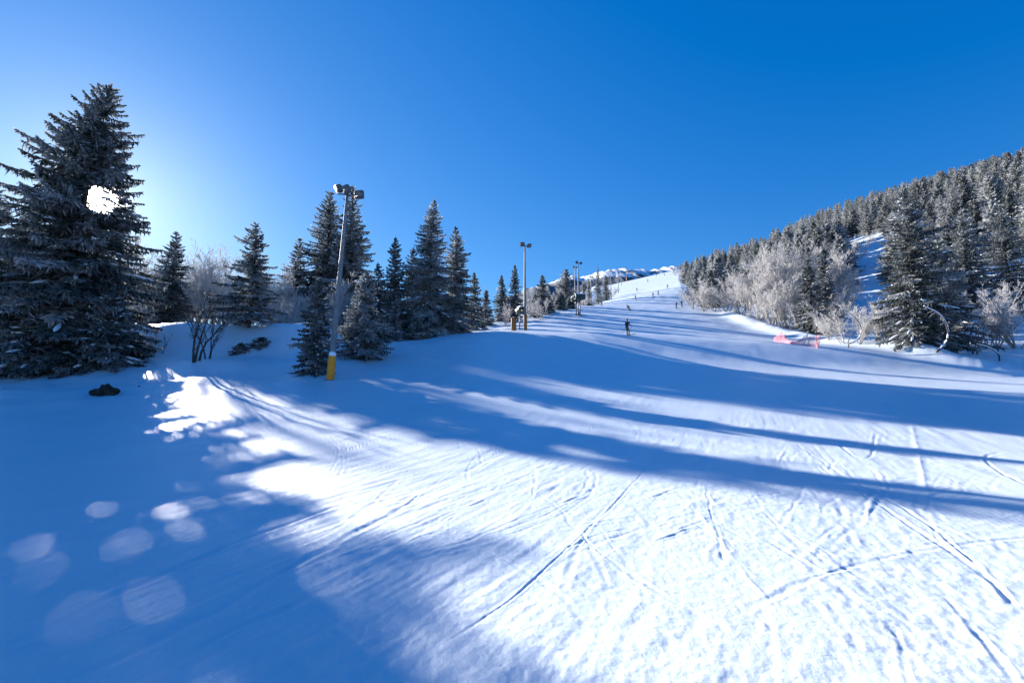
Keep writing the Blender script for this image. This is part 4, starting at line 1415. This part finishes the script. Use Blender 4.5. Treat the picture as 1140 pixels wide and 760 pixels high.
# ------------------------------------------------------------------ skiers
def skier(u, y, label, jacket, trousers, rz=0.0, crouch=0.35, lean=0.0, group='skiers on the piste', board=False):
    x, yy, z = at(u, y)
    root = empty('person', (x, yy, z + 0.02), rz)
    root.rotation_euler = (0, lean, rz)
    tag(root, label, 'person', group)
    k = crouch
    hipz = 0.92 - 0.25 * k
    # joints: name -> (position, radius); the figure faces -y (down towards the camera)
    J = {'pelvis': ((0, 0.10 * k + 0.05, hipz), 0.155), 'waist': ((0, 0.06, hipz + 0.17), 0.145), 'chest': ((0, -0.06 * k - 0.02, hipz + 0.42), 0.175),
         'neck': ((0, -0.16 * k - 0.02, hipz + 0.60), 0.065), 'head0': ((0, -0.20 * k - 0.02, hipz + 0.70), 0.088), 'head1': ((0, -0.21 * k - 0.02, hipz + 0.81), 0.092)}
    E = [('pelvis', 'waist'), ('waist', 'chest'), ('chest', 'neck'), ('neck', 'head0'), ('head0', 'head1')]
    for sg, nm in ((-1, 'r'), (1, 'l')):
        J['hip' + nm] = ((sg * 0.10, 0.06 * k + 0.03, hipz - 0.08), 0.105)
        J['knee' + nm] = ((sg * 0.13, -0.20 * k, 0.47 - 0.06 * k), 0.075)
        J['ankle' + nm] = ((sg * 0.13, 0.02, 0.12), 0.062)
        J['toe' + nm] = ((sg * 0.13, -0.17, 0.07), 0.055)
        J['sho' + nm] = ((sg * 0.19, -0.06 * k - 0.02, hipz + 0.50), 0.075)
        J['elb' + nm] = ((sg * 0.33, -0.05, hipz + 0.27), 0.055)
        J['wri' + nm] = ((sg * 0.36, -0.27, hipz + 0.17), 0.042)
        J['palm' + nm] = ((sg * 0.36, -0.33, hipz + 0.15), 0.038)
        E += [('pelvis', 'hip' + nm), ('hip' + nm, 'knee' + nm), ('knee' + nm, 'ankle' + nm), ('ankle' + nm, 'toe' + nm),
              ('chest', 'sho' + nm), ('sho' + nm, 'elb' + nm), ('elb' + nm, 'wri' + nm), ('wri' + nm, 'palm' + nm)]
        for f in range(4):                                     # gloved fingers curled round the grip
            zf = 0.03 - 0.02 * f
            J['f%d%s' % (f, nm)] = ((sg * 0.36 + sg * 0.02, -0.375, hipz + 0.15 + zf), 0.011)
            J['g%d%s' % (f, nm)] = ((sg * 0.335, -0.39 + 0.004 * f, hipz + 0.15 + zf), 0.010)
            E += [('palm' + nm, 'f%d%s' % (f, nm)), ('f%d%s' % (f, nm), 'g%d%s' % (f, nm))]
        J['th' + nm] = ((sg * 0.325, -0.345, hipz + 0.19), 0.012)
        E += [('palm' + nm, 'th' + nm)]
    keys = list(J)
    me = bpy.data.meshes.new('body')
    me.from_pydata([J[q][0] for q in keys], [(keys.index(a), keys.index(b)) for a, b in E], [])
    tmp = bpy.data.objects.new('body_tmp', me)
    C.objects.link(tmp)
    sk = tmp.modifiers.new('skin', 'SKIN')
    for i, q in enumerate(keys):
        r = J[q][1]
        me.skin_vertices[0].data[i].radius = (r, r)
    me.skin_vertices[0].data[0].use_root = True
    ss = tmp.modifiers.new('sub', 'SUBSURF')
    ss.levels = ss.render_levels = 1
    dg = bpy.context.evaluated_depsgraph_get()
    body = bpy.data.meshes.new_from_object(tmp.evaluated_get(dg))
    bpy.data.objects.remove(tmp)
    body.name = 'body'
    body.materials.clear()
    for mm in (M['skin'], M[jacket], M[trousers], M['black']):
        body.materials.append(mm)
    for p in body.polygons:
        c = p.center
        if c.z > hipz + 0.62:
            p.material_index = 0
        elif c.z < 0.24 or abs(c.x) > 0.30 and c.y < -0.29:
            p.material_index = 3
        elif c.z > hipz - 0.02 or abs(c.x) > 0.24:
            p.material_index = 1
        else:
            p.material_index = 2
        p.use_smooth = True
    link('body', body, root)
    hd = J['head1'][0]
    m = MB()                                                    # helmet: a dome open at the face
    V, q = [], []
    n, mm_ = 14, 7
    for i in range(mm_):
        ph = math.pi * 0.62 * i / (mm_ - 1)
        for j in range(n):
            a = 2 * math.pi * j / n
            front = math.sin(a) < -0.3
            p2 = min(ph, math.pi * 0.42) if front else ph
            V.append((hd[0] + 0.122 * math.sin(p2) * math.cos(a), hd[1] + 0.01 + 0.135 * math.sin(p2) * math.sin(a), hd[2] - 0.005 + 0.125 * math.cos(p2)))
    for i in range(mm_ - 1):
        for j in range(n):
            j2 = (j + 1) % n
            q.append((i * n + j, (i + 1) * n + j, (i + 1) * n + j2, i * n + j2))
    m.add(V, q)
    link('helmet', m.mesh('helmet', M['black'], True), root)
    m = MB()
    m.box((hd[0], hd[1] - 0.098, hd[2] - 0.01), (0.16, 0.06, 0.075), bev=0.02)
    link('goggles', m.mesh('goggles', M['ski']), root)
    for sg in ((-1, 1) if not board else ()):
        m = MB()
        sx = sg * 0.13
        P = [(sx, 0.75, 0.03), (sx, 0.0, 0.02), (sx, -0.72, 0.02), (sx, -0.86, 0.06), (sx, -0.92, 0.11)]
        for a, b in zip(P[:-1], P[1:]):
            a, b = np.array(a), np.array(b)
            w = 0.045
            V = [a + (-w, 0, 0), a + (w, 0, 0), b + (w, 0, 0), b + (-w, 0, 0)]
            V = V + [v + np.array([0, 0, 0.02]) for v in V]
            m.add(V, [(0, 1, 2, 3), (7, 6, 5, 4), (0, 4, 5, 1), (1, 5, 6, 2), (2, 6, 7, 3), (3, 7, 4, 0)])
        link('ski', m.mesh('ski', M['ski']), root)
        m = MB()
        hx, hy, hz = sg * 0.345, -0.375, hipz + 0.16
        m.tube([(hx, hy, hz + 0.06), (hx + sg * 0.05, hy + 0.35, hz - 0.35), (hx + sg * 0.10, hy + 0.72, 0.28)], [0.016, 0.011, 0.008], 6)
        m.tube([(hx + sg * 0.097, hy + 0.69, 0.31), (hx + sg * 0.098, hy + 0.70, 0.30)], 0.045, 8)
        link('ski_pole', m.mesh('ski_pole', M['grey'], True), root)
    return root


skier(699.5, 46.5, 'nearest skier in a dark jacket and olive trousers standing on the piste', 'navy', 'khaki', rz=0.5, crouch=0.25, lean=-0.10)
skier(702, 101, 'skier in black leaning left on the striped shade above the nearest skier', 'black', 'black', rz=-0.5, crouch=0.7, lean=-0.5)
skier(753, 108, 'left one of the two dark skiers standing together', 'teal', 'black', rz=0.2, crouch=0.15)
skier(759, 116, 'right one of the two dark skiers standing together', 'navy', 'navy', rz=-0.2, crouch=0.1)
skier(742.5, 176, 'dark skier tilting on the steep slope right of the middle', 'khaki', 'black', rz=0.4, crouch=0.4, lean=0.3)
skier(732.8, 158, 'skier in the middle of the steep slope with dark clothes', 'grey', 'black', rz=0.0, crouch=0.3)
skier(727, 156, 'small skier next left of the middle one on the steep slope', 'teal', 'black', rz=0.5, crouch=0.4)
skier(707.5, 156, 'lone skier on the left part of the steep slope', 'black', 'black', rz=0.3, crouch=0.3)
skier(709, 205, 'tiny skier upright below the shadow bands', 'navy', 'black', rz=0.3, crouch=0.3)
skier(739.5, 282, 'tiny skier highest on the piste near its right rim', 'khaki', 'black', rz=0.3, crouch=0.3)
skier(731, 300, 'tiny skier near the brow of the piste', 'navy', 'black', rz=0.1, crouch=0.3)
skier(721, 255, 'tiny red skier left of the upper pair', 'red', 'grey', rz=0.1, crouch=0.3)
skier(669.5, 140, 'small dark skier at the lower left corner of the steep slope', 'black', 'black', rz=0.2, crouch=0.3)
